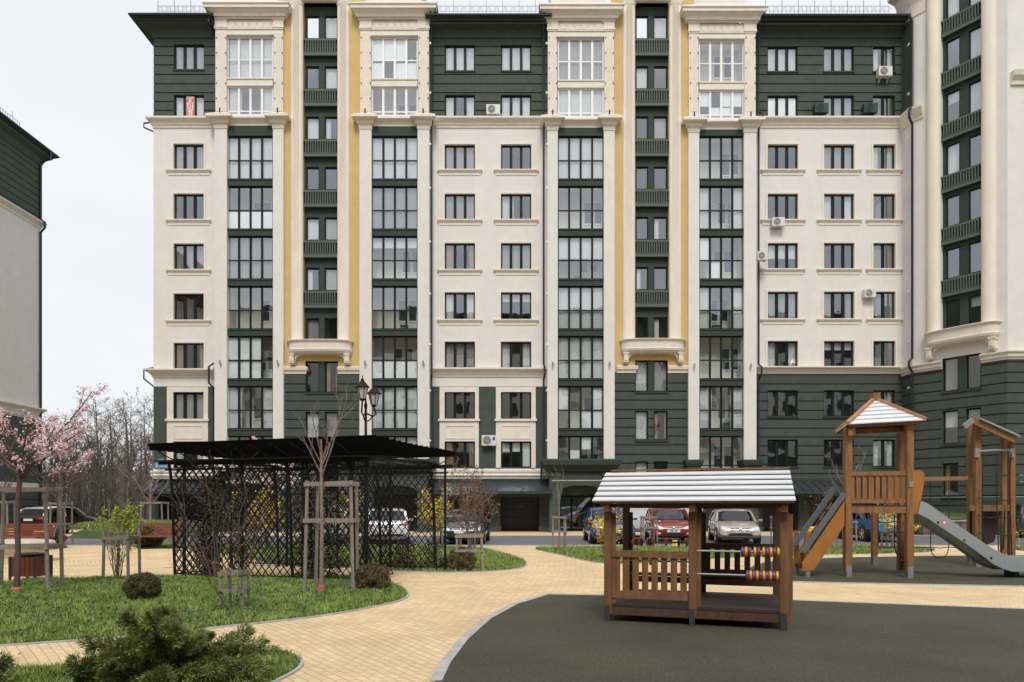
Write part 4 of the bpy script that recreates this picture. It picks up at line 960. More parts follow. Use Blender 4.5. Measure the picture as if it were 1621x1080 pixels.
def roofslope(sgn):
    n = 6
    for i in range(n):
        t0 = i/n; t1 = (i+1)/n-.028
        va, za = (-ev+(mid+ev)*t0), RZ0+(RZ1-RZ0)*t0; vb, zb = (-ev+(mid+ev)*t1), RZ0+(RZ1-RZ0)*t1
        if sgn < 0: va, vb = HD-va, HD-vb
        b = MB(); o_ = .020
        ua, ub = -.17, HW+.12
        q = [H(ua, va, za), H(ub, va, za), H(ub, vb, zb-o_), H(ua, vb, zb-o_)]
        nrm = Vector((0, 0, .018))
        b.loft([q, [p+nrm for p in q]])
        b.build('roof_slat', 'white_slat', PH)
roofslope(1); roofslope(-1)
for sgn in (1, -1):
    b = MB(); va, vb = (-ev+.01, mid) if sgn > 0 else (HD+ev-.01, mid); q = [H(-.16, va, RZ0-.012), H(HW+.11, va, RZ0-.012), H(HW+.11, vb, RZ1-.03), H(-.16, vb, RZ1-.03)]
    b.loft([q, [p-Vector((0, 0, .015)) for p in q]]); b.build('gap_shade_sheet', 'wood_dark', PH)  # dark sheet added under the slats so their gaps read as shaded
for u in (-.05, HW/2, HW): 
    b = MB()
    for s in (0, 1):
        a = H(u, -ev+.05 if not s else HD+ev-.05, RZ0-.03); c = H(u, mid, RZ1-.06); b.bar(a, c, .05, .07)
    b.build('rafter', 'wood_dark', PH)
b = MB(); b.bar(H(-.1, mid, RZ1+.014), H(HW+.13, mid, RZ1+.014), .10, .022); b.build('ridge_board', 'wood_house', PH)
b = MB(); b.bar(H(-.02, -.05, 1.60), H(HW+.02, -.05, 1.60), .03, .05); b.bar(H(-.02, HD+.05, 1.60), H(HW+.02, HD+.05, 1.60), .03, .09); b.build('purlin', 'wood_dark', PH)
# deck
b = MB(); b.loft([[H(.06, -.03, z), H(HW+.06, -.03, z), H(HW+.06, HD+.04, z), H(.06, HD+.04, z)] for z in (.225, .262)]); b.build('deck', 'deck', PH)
b = MB()
for v in (-.0, HD): b.bar(H(.06, v, .165), H(HW-.05, v, .165), .045, .115)
for u in (.0, HW): b.bar(H(u, .06, .165), H(u, HD-.06, .165), .045, .115)
b.build('deck_frame', 'wood_dark', PH)
def slat_panel(u0, u1, v, z0, z1, n, mt, sw, seat=False):
    b = MB(); b.bar(H(u0, v, z1-.045), H(u1, v, z1-.045), .045, .09); b.build('top_rail', mt, PH)
    b = MB(); b.bar(H(u0, v, z0+.05), H(u1, v, z0+.05), .045, .10); b.build('bottom_rail', mt, PH)
    for i in range(n):
        u = u0+(u1-u0)*(i+.5)/n; b = MB(); b.bar(H(u, v+.012, z0+.1), H(u, v+.012, z1-.09), sw, .02, up=e2, ch=.004); b.build('slat', mt, PH)
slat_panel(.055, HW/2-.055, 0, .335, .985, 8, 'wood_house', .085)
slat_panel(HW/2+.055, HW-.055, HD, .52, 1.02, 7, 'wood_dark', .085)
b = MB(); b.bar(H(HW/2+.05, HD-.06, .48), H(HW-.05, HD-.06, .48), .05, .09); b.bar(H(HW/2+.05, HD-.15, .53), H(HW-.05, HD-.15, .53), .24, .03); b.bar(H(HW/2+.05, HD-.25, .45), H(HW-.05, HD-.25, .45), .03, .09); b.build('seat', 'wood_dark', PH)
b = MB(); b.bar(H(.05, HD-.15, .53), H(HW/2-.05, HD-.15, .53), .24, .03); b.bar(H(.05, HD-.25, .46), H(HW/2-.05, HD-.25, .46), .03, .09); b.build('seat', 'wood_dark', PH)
def rod(u0, u1, v, z, beads, r=.066):
    b = MB(); b.tube([H(u0, v, z), H(u1, v, z)], .014, 8); ro = b.build('rod', 'grey_metal', PH, True)
    for u, k in beads:
        b = MB(); prof = [(r*.35, -.016), (r*.85, -.018), (r, -.009), (r, .009), (r*.85, .018), (r*.35, .016)]
        b.loft([[H(u+o_, v, z)+e2*(q*math.cos(2*math.pi*j/20))+up*(q*math.sin(2*math.pi*j/20)) for j in range(20)] for q, o_ in prof])
        b.build('bead', 'purple' if k % 2 == 0 else 'bead_yellow', ro, True)
rod(HW/2+.04, HW-.03, -.0, 1.0, [(HW-.50+.044*i+(.02 if i > 2 else 0)+(.016 if i > 4 else 0), i) for i in range(10)])
rod(HW/2+.04, HW-.03, -.0, .695, [(HW-.44+.040*i, i) for i in range(10)])
rod(.04, HW/2-.03, HD, 1.02, [(.12+.042*i+(.05 if i > 3 else 0)+(.06 if i > 7 else 0), i+1) for i in range(7)]+[(.62, 1), (.82, 0), (.94, 1), (1.02, 1)])
rod(.04, HW/2-.03, HD, .72, [(.14+.045*i+(.15 if i > 1 else 0), 1) for i in range(5)])
# ---- slide tower with net bridge
CF = thing('slide_tower', 'wooden slide tower with pointed white roof linked by a rope net to a second tower', 'climbing frame', (8.06, 15.6, 0))
def post(px, d, z1, w=.13, z0=.0, foot=True, x=None, fh=.26):
    x = X(px, d) if x is None else x
    b = MB(); b.bar((x, d, z0+(.08 if foot else 0)), (x, d, z1), w, w, up=(1, 0, 0), ch=.014); b.bar((x+w/2+.004, d, .3), (x+w/2+.004, d, z1-.1), .01, w*.7, up=(1, 0, 0)); b.build('post', 'wood', CF)
    if foot: b = MB(); b.box((x-w*.45, d-w*.62, 0), (x+w*.45, d+w*.45, fh)); b.bar((x, d-w*.66, .1), (x, d-w*.6, .1), .03); b.build('post_foot', 'grey_metal', CF)
    return x
fl, fr = post(1341.5, 15.17, 3.35), post(1438.5, 14.94, 3.42)
rl, rr_ = post(0, 16.3, 3.35, x=7.98), post(0, 16.1, 3.3, x=9.16)
post(1384.5, 18.1, 1.6, x=9.6)
zd = 1.60
FLp, FRp, RRp, RLp = Vector((fl, 15.17, 0)), Vector((fr, 14.94, 0)), Vector((rr_, 16.1, 0)), Vector((rl, 16.3, 0))
def zz_(z): return Vector((0, 0, z))
b = MB()
for a, c in ((FLp, FRp), (FRp, RRp), (RRp, RLp), (RLp, FLp)): b.bar(a+zz_(1.50), c+zz_(1.50), .06, .14)
b.build('deck_frame', 'wood', CF)
b = MB(); b.loft([[p+zz_(h) for p in (FLp, FRp, RRp, RLp)] for h in (1.575, 1.605)]); b.build('deck', 'deck', CF)
for a, c, n in ((FLp, FRp, 9), (RRp, RLp, 9)):
    b = MB(); dv = (c-a).normalized(); b.bar(a+dv*.07+zz_(2.30), c-dv*.07+zz_(2.30), .05, .09); b.bar(a+dv*.07+zz_(1.69), c-dv*.07+zz_(1.69), .05, .09); b.build('rail', 'wood', CF)
    for i in range(n):
        q = a+(c-a)*((i+.75)/(n+.5)); b = MB(); b.bar(q+Vector((0, .01, 1.73)), q+Vector((0, .01, 2.26)), .10 if i % 3 else .115, .022, up=(0, 1, 0), ch=.004); b.build('slat', 'wood', CF)
# roof: four faced pyramid
cx = (FLp+FRp+RRp+RLp)/4; ez = 3.36; az = 4.02
cor = [FLp+Vector((-.14, -.3, ez)), FRp+Vector((.22, -.25, ez+.07)), RRp+Vector((.28, .25, ez+.05)), RLp+Vector((-.1, .3, ez))]
ap = Vector((cx.x-.02, cx.y, az))
for i in range(4):
    a, c = cor[i], cor[(i+1) % 4]; n = 6
    for k in range(n):
        t0, t1 = k/n, (k+1)/n-.02; t1 = min(t1, .999)
        q = [a.lerp(ap, t0), c.lerp(ap, t0), c.lerp(ap, t1)-zz_(.015), a.lerp(ap, t1)-zz_(.015)]; b = MB(); b.loft([q, [p+zz_(.02) for p in q]]); b.build('roof_slat', 'white_slat', CF)
    b = MB(); b.add([a-zz_(.02), c-zz_(.02), ap-zz_(.03)], [(0, 1, 2)]); b.build('gap_shade_sheet', 'wood_dark', CF)  # same added dark sheet, shade for the slat gaps put into its colour
    b = MB(); b.bar(a+zz_(.03), ap+zz_(.03), .07, .07); b.build('hip_board', 'wood_light', CF)
    b = MB(); b.bar(a.lerp(ap, .1)-zz_(.07), c.lerp(ap, .1)-zz_(.07), .05, .1); b.build('purlin', 'wood', CF)
b = MB(); b.box((ap.x-.075, ap.y-.075, az-.02), (ap.x+.075, ap.y+.075, az+.14)); b.build('finial', 'wood', CF)
b = MB(); b.box((ap.x-.05, ap.y-.05, az+.141), (ap.x+.05, ap.y+.05, az+.17)); b.build('finial_cap', 'gutter', CF)
b = MB(); b.bar(cor[0]+Vector((.1, .1, -.16)), cor[0]+Vector((.3, .35, -.1)), .08, .14); b.build('bracket', 'wood_light', CF)
b = MB(); b.box((fr-.05, 14.85, 2.0), (fr+.05, 14.87, 2.12)); b.build('name_plate', 'grey_metal', CF)
# stairs
d = 15.3
def poly_y(pts, dd, th, mt, nm):
    b = MB(); b.prism([(X(x, dd), Z(y, dd)) for x, y in pts], dd-th/2, dd+th/2, 'y'); return b.build(nm, mt, CF)
st = [(1336, 795), (1336, 832), (1287, 903), (1270, 904), (1270, 891)]
poly_y(st, 15.15, .045, 'plywood', 'stair_stringer'); 
b = MB(); b.prism([(X(x, 15.15)+.02, Z(y, 15.15)) for x, y in st], 15.75, 15.795, 'y'); b.build('stair_stringer', 'plywood', CF)
for k in range(6):
    z = .22+.25*k; x = X(1272, 15.15)+.18+(fl-X(1272, 15.15)-.25)*k/5.6; b = MB(); b.box((x-.13, 15.18, z), (x+.13, 15.75, z+.04)); b.build('stair_tread', 'deck', CF)
for (ax, ay, bx_, by_) in ((1271, 874, 1337, 781),):
    for yy in (15.1, 15.55):
        a = Vector((X(ax, 15.1), yy, Z(ay, 15.1))); c = Vector((X(bx_, 15.1), yy, Z(by_, 15.1))); k_ = (yy-15.1)*.3; a = a+zz_(k_); c = c+zz_(k_); b = MB(); b.bar(a, c, .035, .115); b.build('handrail', 'rail_grey', CF)
for yy in (15.2, 15.78):
    x = X(1277.5, 15.2); b = MB(); b.bar((x, yy, .2), (x, yy, 1.02), .10, up=(1, 0, 0), ch=.012); b.build('stair_post', 'wood', CF)
    b = MB(); b.box((x-.045, yy-.06, 0), (x+.045, yy+.04, .26)); b.build('post_foot', 'grey_metal', CF)
# orange cheek panels and slide
cp_ = [(1443.5, 745), (1457, 744.5), (1461, 747), (1463, 752), (1461, 770), (1453, 813), (1443.5, 814)]
for yy in (14.95, 15.95):
    b = MB(); b.prism([(X(x, 14.95), Z(y, 14.95)) for x, y in cp_], yy-.02, yy+.02, 'y'); b.build('cheek_panel', 'plywood', CF)
top = [(1457.5, 793), (1466, 796), (1474, 801), (1490, 812.5), (1520, 834), (1550, 855), (1572, 869), (1588, 877), (1602, 881.5), (1625, 882.5), (1680, 884)]
bot = [(1453, 813), (1470, 822), (1500, 842), (1530, 862), (1555, 880), (1572, 893), (1588, 901), (1602, 905), (1625, 905.5), (1680, 907)]
for yy in (14.9, 15.5):
    b = MB(); b.prism([(X(x, 14.9), Z(y, 14.9)) for x, y in top+bot[::-1]], yy-.015, yy+.015, 'y'); sl = b.build('slide_side', 'slide_grey', CF)
    b = MB()
    for x, y in ((1484, 827), (1525.5, 855), (1568, 883)):
        c = Vector((X(x, 14.9), yy-.02, Z(y, 14.9))); b.loft([[c+Vector((.022*math.cos(t*R(30)), o_, .022*math.sin(t*R(30)))) for t in range(12)] for o_ in (-.012, .006)])
    b.build('slide_bolt', 'ink', CF)
b = MB(); rb = [Vector((X(x, 14.9), 0, Z(y, 14.9)+.06)) for x, y in bot]
b.loft([[Vector((p.x, 14.92, p.z)) for p in rb]+[Vector((p.x, 14.92, p.z-.02)) for p in rb[::-1]], [Vector((p.x, 15.48, p.z)) for p in rb]+[Vector((p.x, 15.48, p.z-.02)) for p in rb[::-1]]]); b.build('slide_chute', 'chrome', CF)
x, z = X(1493.5, 14.9), Z(827.5, 14.9); b = MB(); b.box((x-.05, 14.88, z-.055), (x+.05, 14.884, z+.055)); b.build('slide_sticker', 'sign_red', CF)
b = MB(); b.box((x-.012, 14.874, z-.035), (x+.012, 14.879, z+.035)); b.box((x-.035, 14.875, z-.012), (x+.035, 14.878, z+.012)); b.build('sticker_cross', 'plate_white', CF)
b = MB(); b.bar((X(1617, 14.9), 15.2, 0), (X(1617, 14.9), 15.2, .25), .3, .12, up=(1, 0, 0)); b.build('slide_foot', 'plastic_black', CF)
b = MB(); b.bar((X(1425, 15.9), 15.9, .32), (X(1433, 15.9), 15.9, .28), .25, .04); b.bar((X(1429, 15.9), 15.95, .08), (X(1429, 15.9), 15.95, .3), .08, .05); b.build('step', 'wood_dark', CF)
# beam and net
B0 = Vector((9.2, 16.0, 2.2)); B1 = Vector((X(1530, 17.6), 17.6, Z(757.5, 17.6)))
b = MB(); b.bar(B0, B1, .08, .11, ch=.01); b.build('beam', 'wood', CF)
def Q(px, py): 
    # point in the vertical plane through the beam
    r_ = (px-CX)/F; t = (r_*B0.y-B0.x)/((B1.x-B0.x)-r_*(B1.y-B0.y)); d_ = B0.y+(B1.y-B0.y)*t; return Vector((B0.x+(B1.x-B0.x)*t, d_, Z(py, d_)))
b = MB()
for px, y1 in ((1446, 868), (1473, 866), (1502, 866)): b.tube([Q(px, 760), Q(px+.5, (760+y1)/2), Q(px, y1)], .012, 6)
for py in (797, 822, 843, 866):
    b.tube([Q(1444, py), Q(1458, py+1.5), Q(1473, py), Q(1488, py+2), Q(1502, py), Q(1515, py+1.5), Q(1530, py-1)], .011, 6)
b.tube([Q(1473, 866), Q(1475, 876), Q(1481, 882), Q(1488, 884), Q(1495, 882), Q(1500, 876), Q(1502, 866)], .012, 6)
for (px, y1) in ((1416, 868), (1390, 866)): b.tube([Q(px, 815), Q(px, y1)], .012, 6)
for py in (826, 842, 866): b.tube([Q(1390, py), Q(1403, py+2), Q(1416, py), Q(1430, py+1), Q(1444, py)], .011, 6)
b.tube([Q(1416, 866), Q(1419, 877), Q(1428, 883), Q(1438, 877), Q(1444, 866)], .012, 6)
b.build('rope_net', 'ink', CF)
# second tower
post(1535.5, 18.4, Z(668, 18.4), .12); post(1546, 17.6, Z(668, 17.6), .14); post(1588, 18.4, Z(690, 18.4), .12); post(1600.5, 17.6, Z(700, 17.6), .13)
b = MB(); b.bar(P(1537, 664, 17.3), P(1606, 696, 17.3), .05, .17); b.build('barge_board', 'wood', CF)
b = MB(); b.bar(P(1535, 664, 18.9), P(1600, 696, 18.9), .05, .17); b.build('barge_board', 'wood', CF)
b = MB(); a0, a1, a2, a3 = P(1552, 663.5, 17.2), P(1616, 692.5, 17.2), P(1612, 690, 18.95), P(1550, 663, 18.95)
b.loft([[a0, a1, a2, a3], [p+zz_(.04) for p in (a0, a1, a2, a3)]]); b.build('roof_panel', 'slide_grey', CF)
b = MB(); b.bar(P(1526, 676, 17.3), P(1540, 664.5, 17.3), .06, .13); b.bar(P(1526, 676, 18.9), P(1540, 664.5, 18.9), .06, .13); a0, a1 = P(1527, 675, 17.3), P(1540, 665, 17.3); b.loft([[a0, a1, a1+Vector((.5, .8, 0)), a0+Vector((.5, .8, 0))], [p+zz_(.04) for p in (a0, a1, a1+Vector((.5, .8, 0)), a0+Vector((.5, .8, 0)))]]); b.build('roof_panel', 'grey_metal', CF)
b = MB(); b.tube([P(1545, 717, 17.5), P(1552, 714.5, 17.5), P(1575, 712.5, 17.5), P(1598, 713, 17.5), P(1603, 717, 17.5)], .028, 8)
for px in (1546, 1601): b.box((X(px, 17.5)-.06, 17.47, Z(724, 17.5)), (X(px, 17.5)+.06, 17.5, Z(710, 17.5)))
b.build('grab_bar', 'grey_metal', CF)
b = MB(); b.tube([P(1537, 753, 17.8), P(1596, 753, 17.8)], .02, 8); b.tube([P(1538, 748, 18), P(1545, 798, 17.7)], .014, 6); b.build('cross_bar', 'iron', CF)
b = MB(); b.box((X(1533, 17.6), 17.55, Z(809, 17.6)), (X(1596, 17.6), 17.62, Z(799.5, 17.6))); b.box((X(1533, 18.4), 18.35, Z(809, 17.6)), (X(1594, 18.4), 18.42, Z(799.5, 17.6))); b.build('deck_frame', 'wood', CF)
b = MB(); b.box((X(1534, 17.7), 17.63, Z(801, 17.6)), (X(1594, 17.7), 18.34, Z(799.7, 17.6))); b.build('deck', 'deck', CF)
b = MB(); b.loft([[P(1552, 810, 17.9), P(1584, 810, 17.9), P(1574, 858, 17.9), P(1552, 866, 17.9)], [p+Vector((.05, .5, 0)) for p in (P(1552, 810, 17.9), P(1584, 810, 17.9), P(1574, 858, 17.9), P(1552, 866, 17.9))]]); b.build('climbing_board', 'deck', CF)
b = MB()
for px in (1557, 1580, 1601): b.tube([P(px, 716, 17.45), P(px-2, 745, 17.4), P(px-2, 800, 17.4), P(px+1, 880, 17.4)], .014, 6)
for py in (791, 818, 846): b.tube([P(1547, py-3, 17.5), P(1556, py, 17.4), P(1568, py+2, 17.4), P(1580, py, 17.4), P(1592, py+2, 17.4), P(1602, py, 17.5)], .014, 6)
b.tube([P(1591, 800, 17.6), P(1588, 870, 17.6)], .02, 6)
b.build('rope_net', 'ink', CF)
# ================================================================ PERGOLA
PG = thing('pergola', 'black metal pergola with diamond lattice walls and louvred roof', 'pergola', (-5, 16, 0))
F0, F1 = Vector((-7.5, 15.2, 0)), Vector((-3.22, 14.1, 0)); BK0, BK1 = Vector((-6.08, 17.8, 0)), Vector((-1.86, 16.7, 0))
ZL = 2.55
def lat(a, c, z0, z1, pw=.175, ph=.22, w=.021):
    """diamond lattice clipped to the panel"""
    L = (c-a).length; dv = (c-a).normalized(); h = z1-z0; b = MB(); nv = Vector((-dv.y, dv.x, 0))
    sl = ph/pw
    k = -int(h/ph)-1
    for s in (1, -1):
        i = -int(h/sl/pw)-2
        while i*pw < L+h/sl+pw:
            u0 = i*pw
            pts = []
            # line u = u0 + s*(z)/sl
            za, zb = 0.0, h
            ua, ub = u0, u0+s*h/sl
            # clip in u
            def cl(u_, ): return (u_-u0)*sl*s
            lo, hi = 0, h
            z_at0, z_atL = cl(0), cl(L)
            l2, h2 = min(z_at0, z_atL), max(z_at0, z_atL)
            lo, hi = max(lo, l2), min(hi, h2)
            if hi-lo > .03:
                p = a+dv*(u0+s*lo/sl)+zz_(z0+lo)+nv*(.009*s); q = a+dv*(u0+s*hi/sl)+zz_(z0+hi)+nv*(.009*s); b.bar(p, q, .006 if False else .016, w, up=nv)
            i += 1
    b.bar(a+zz_(z0), c+zz_(z0), .025); b.bar(a+zz_(z1), c+zz_(z1), .03)
    b.build('lattice_panel', 'black_metal', PG)
fr_n = [F0.lerp(F1, i/3) for i in range(4)]; bk_n = [BK0.lerp(BK1, i/3) for i in range(4)]
dvr = (F1-F0).normalized(); lean = Vector((.02, 0, 0))
def truss_post(p, gap=.24, zt=ZL):
    b = MB(); bow = [(0, 0), (.7, -.03), (1.4, -.05), (2.1, -.09), (zt, -.16)]
    b.tube([p+dvr*o_+zz_(z) for z, o_ in bow], .035, 6)
    b.bar(p+dvr*gap, p+dvr*gap+zz_(zt), .055)
    z = .15
    while z < zt: b.bar(p+zz_(z), p+dvr*gap+zz_(z), .02); z += .45
    b.build('post', 'black_metal', PG)
for p in fr_n+bk_n: truss_post(p)
truss_post(fr_n[3]-dvr*1.0, .12)
for row in (fr_n, bk_n):
    for i in range(3): lat(row[i]+dvr*.03, row[i+1]-dvr*.03, .08, ZL-.05)
lat(fr_n[3].lerp(bk_n[3], .0)+Vector((.02, 0, 0)), fr_n[3].lerp(bk_n[3], .42), .08, ZL-.05)
lat(fr_n[0], fr_n[0].lerp(bk_n[0], .42), .08, ZL-.05)
lat(fr_n[0].lerp(bk_n[0], .99), bk_n[0]-dvr*1.5, .08, ZL-.05)
for row, o_ in ((fr_n, -.42), (bk_n, -.42)):
    b = MB(); b.bar(row[0]+dvr*o_+zz_(ZL), row[3]+dvr*.42+zz_(ZL), .06, .08); b.bar(row[0]+dvr*o_*.6+zz_(ZL-.16), row[3]+dvr*.3+zz_(ZL-.16), .03, .04); b.build('beam', 'black_metal', PG)
# plank lip along the low front
b = MB(); b.bar(fr_n[0]+dvr*-.42+Vector((0, -.1, ZL+.03)), fr_n[3]+dvr*.3+Vector((0, -.1, ZL+.05)), .22, .03); b.build('fascia_board', 'black_metal', PG)
off = (BK0-F0)
ns = 16
for i in range(ns):
    t = -.22+1.44*i/(ns-1)
    zc = 2.93-.02*math.sin(max(0, min(1, t))*math.pi)
    a = F0+off*t-dvr*.45; c = F1+off*t+dvr*.52
    b = MB(); nv = Vector((-dvr.y, dvr.x, 0)); upv = (nv*.75+zz_(.66)).normalized()
    u = i/(ns-1); a = Vector((-7.85, 14.75, 0)).lerp(Vector((-6.85, 18.6, 0)), u); c = Vector((-2.66, 13.4, 0)).lerp(Vector((-1.45, 17.4, 0)), u)
    b.bar(a+zz_(zc-.07), c+zz_(zc-.02), .012, .15, up=(zz_(.9)-nv*.35).normalized()); b.build('roof_slat', 'black_slat', PG)
for i in range(10):
    s = i/9; a = F0.lerp(F1, s)
    pts = [a+off*t+zz_(z) for t, z in ((-.2, 2.85), (-.14, 2.78), (-.08, 2.68), (.0, 2.6), (.25, 2.66), (.5, 2.68), (.75, 2.66), (1.0, 2.6), (1.08, 2.68), (1.14, 2.78), (1.2, 2.85))]
    b = MB(); b.tube(pts, .014, 5); b.build('roof_arm', 'black_metal', PG)
for s in (0, .5, 1): b = MB(); b.bar(F0.lerp(F1, s)+zz_(ZL+.06), BK0.lerp(BK1, s)+zz_(ZL+.06), .05, .06); b.build('cross_beam', 'black_metal', PG)
# ================================================================ STREET FURNITURE
def guard(label, px0, px1, ytop, ybase, rails=(0.0, .45), depth=.45, w=.055, mt='grey_wood', nposts=4, yaw=0, rail_pos=None, group='wooden stake frames guarding young plants'):
    c = G((px0+px1)/2, ybase); d_ = c.y; hw = (X(px1, d_)-X(px0, d_))/2; h = Z(ytop, d_)
    t = thing('tree_guard', label, 'tree guard', tuple(c), group, yaw); rr = random.Random(int(px0*7))
    pts = [(-hw, 0), (hw, 0), (hw*.9, depth), (-hw*.9, depth)] if nposts == 4 else [(-hw, 0), (hw, 0), (0, depth)]
    tops = []
    for x, y in pts:
        tx, ty = x*rr.uniform(.86, .95), y; b = MB(); b.tube([(x, y, -.05), (x+(tx-x)*.5, y, h*.5), (tx, ty, h+rr.uniform(-.0, .03))], [w/2, w/2*.97, w/2*.9], 8)
        b.local('stake', mt, t, True); tops.append((tx, ty, x, y))
    for rp in (rail_pos or rails):
        b = MB(); z = h*(1-rp)-.03
        P4 = [(a+(c_-a)*rp, y2 if False else y_) for (a, y_, c_, y2) in tops]
        for i in range(len(P4)):
            a = P4[i]; c_ = P4[(i+1) % len(P4)]; dx = .04 if i % 2 == 0 else 0; dvx = Vector((c_[0]-a[0], c_[1]-a[1], 0)).normalized()*.05
            jit = rr.uniform(-.02, .02); o2 = Vector((0, -w*.55, 0)) if i == 0 else Vector((0, 0, 0))
            b2 = MB(); b2.bar(Vector((a[0], a[1], z+jit))-dvx+o2, Vector((c_[0], c_[1], z-jit))+dvx+o2, w*.55, w*1.1); b2.local('rail', mt, t)
    return t
guard('tall grey stake frame around the cherry tree trunk at the left edge', -36, 76, 772, 936, rail_pos=(.0, .56), depth=.5, w=.07)
guard('tall grey stake frame around the bare tree in front of the pergola', 482, 559, 763, 941, rail_pos=(.0, .33), depth=.55, w=.065)
guard('short stake frame around the leafing twigs left of the boxwood ball', 163, 203, 840, 919, rail_pos=(.12,), depth=.5, w=.065)
guard('knee high stake frame round the multi stemmed shrub on the front lawn', 349, 384, 905, 965, rail_pos=(.0, .45), depth=.3, w=.05)
guard('pale stake frame behind the right end of the red bench', 222, 258, 795, 858, rail_pos=(.0,), depth=.6, w=.07)
guard('stake frame round the bare young tree in front of the dark two tone car', 79, 103, 795, 863, rail_pos=(.02, .5), depth=.5, w=.07)
guard('stake frame round the brown leaved shrub right of the pergola', 700, 742, 780, 869, rail_pos=(.0, .4), depth=.6, w=.07)
guard('low stake frame in front of the brown leaved shrub', 722, 764, 847, 905, rail_pos=(.0, .4), depth=.6, w=.06)
guard('stake frame round the thin sapling in front of the entrance door', 875, 896, 818, 868, rail_pos=(.0, .45), depth=.5, w=.06)
guard('stake frame standing in front of the red hatchback', 1017, 1041, 818, 868, rail_pos=(.0, .33), depth=.5, w=.06)
guard('stake frame right of the beige sedan behind the play house', 1226, 1240, 818, 866, rail_pos=(.0, .35), depth=.4, w=.06)
guard('stake frame behind the slide tower in front of the bright blue car', 1334, 1356, 825, 870, rail_pos=(.0,), depth=.5, w=.06)
guard('low stakes in the lawn right of the bright blue car', 1404, 1424, 843, 869, rail_pos=(.3,), depth=.4, w=.06)
guard('stake frame at the far left in front of the neighbouring block', -8, 12, 794, 856, rail_pos=(.0, .6), depth=.5, w=.09)
guard('tall stakes standing behind the lattice of the pergola', 392, 418, 793, 873, rail_pos=(.0,), depth=.5, w=.07)
# benches
def bench(label, px0, px1, ybase, yaw=0, h=.85, flip=1):
    c = G((px0+px1)/2, ybase); L = (X(px1, c.y)-X(px0, c.y)); t = thing('park_bench', label, 'bench', tuple(c), 'red slatted benches with cast iron ends', yaw)
    for i in range(5):
        b = MB(); y = .02+.105*i; b.box((-L/2, y, .43+.005*abs(i-2)), (L/2, y+.085, .465+.005*abs(i-2))); b.local('seat_slat', 'bench_wood', t)
    for i in range(5):
        b = MB(); z = .50+.095*i; y = .54+.055*i; b.bar((-L/2, y, z), (L/2, y, z), .03, .08); b.local('back_slat', 'bench_wood', t)
    for s in (-1, 1):
        x = s*(L/2+.03); b = MB()
        b.tube([(x, .02, 0), (x, -.02, .12), (x, .08, .28), (x, .02, .40), (x, .3, .42), (x, .52, .42), (x, .60, .62), (x, .80, .98)], [.05, .045, .055, .04, .035, .045, .035, .03], 8)
        b.tube([(x, .62, 0), (x, .60, .15), (x, .48, .3), (x, .52, .42)], [.05, .04, .05, .04], 8); b.tube([(x, -.02, .12), (x, .1, .2), (x, .3, .22), (x, .6, .15)], .03, 8)
        b.local('bench_end', 'iron', t, True)
    return t
bench('red slatted bench with cast iron ends near the left edge', -30, 68, 871, 0)
bench('red slatted bench with scrolled iron end left of the pergola', 206, 279, 869.5, R(0))
def bin_(label, px0, px1, ytop, ybase):
    c = G((px0+px1)/2, ybase); w = X(px1, c.y)-X(px0, c.y); h = Z(ytop, c.y); t = thing('litter_bin', label, 'litter bin', tuple(c), 'wood slatted litter bins')
    b = MB(); b.box((-w*.42, .08, .07), (w*.42, w*.88, h-.05)); b.local('liner', 'plastic_black', t)
    b = MB(); b.lathe((0, w*.45, h-.05), [(w*.46, 0), (w*.52, .02), (w*.52, .05), (w*.3, .052), (w*.3, .02)], 8); b.local('rim', 'plastic_black', t)
    for s in (-1, 1):
        for yy in (.0, w*.9):
            b = MB(); b.box((s*w*.46-.02, yy-.02, 0), (s*w*.46+.02, yy+.02, h-.06)); b.local('leg', 'plastic_black', t)
    n = 5
    for i in range(n):
        x0 = -w*.44+w*.88*i/n
        b = MB(); b.box((x0+.006, .0, .08), (x0+w*.88/n-.006, .03, h-.07)); b.local('slat', 'bin_wood', t)
        b = MB(); b.box((-w*.46, .03+(w*.86)*i/n, .08), (-w*.43, .03+(w*.86)*(i+.9)/n, h-.07)); b.local('slat', 'bin_wood', t); b = MB(); b.box((w*.43, .03+(w*.86)*i/n, .08), (w*.46, .03+(w*.86)*(i+.9)/n, h-.07)); b.local('slat', 'bin_wood', t)
bin_('dark wood slatted litter bin beside the cherry tree stakes', 14, 57, 877, 919)
bin_('wood slatted litter bin seen through the pergola lattice', 311, 335, 860, 889)
# round cream stone planter/fountain
c = G(-12, 892); t = thing('stone_basin', 'cream stone basin with rounded rim at the left edge', 'stone basin', tuple(c))
b = MB(); b.lathe((0, .6, 0), [(.95, 0), (.95, .12), (.88, .14), (.9, .3), (1.0, .36), (1.0, .42), (.8, .44), (.78, .2)], 40); b.local('bowl', 'stone_cream', t, True)
b = MB(); b.lathe((0, .6, .44), [(.9, 0), (1.08, .02), (1.13, .07), (1.1, .13), (1.0, .16), (.8, .15), (.75, .02)], 40); b.local('rim', 'stone_cream', t, True)
b = MB(); b.lathe((0, .6, .3), [(.78, 0), (.75, .08), (.2, .1), (.01, .1)], 24); b.local('soil', 'soil', t)
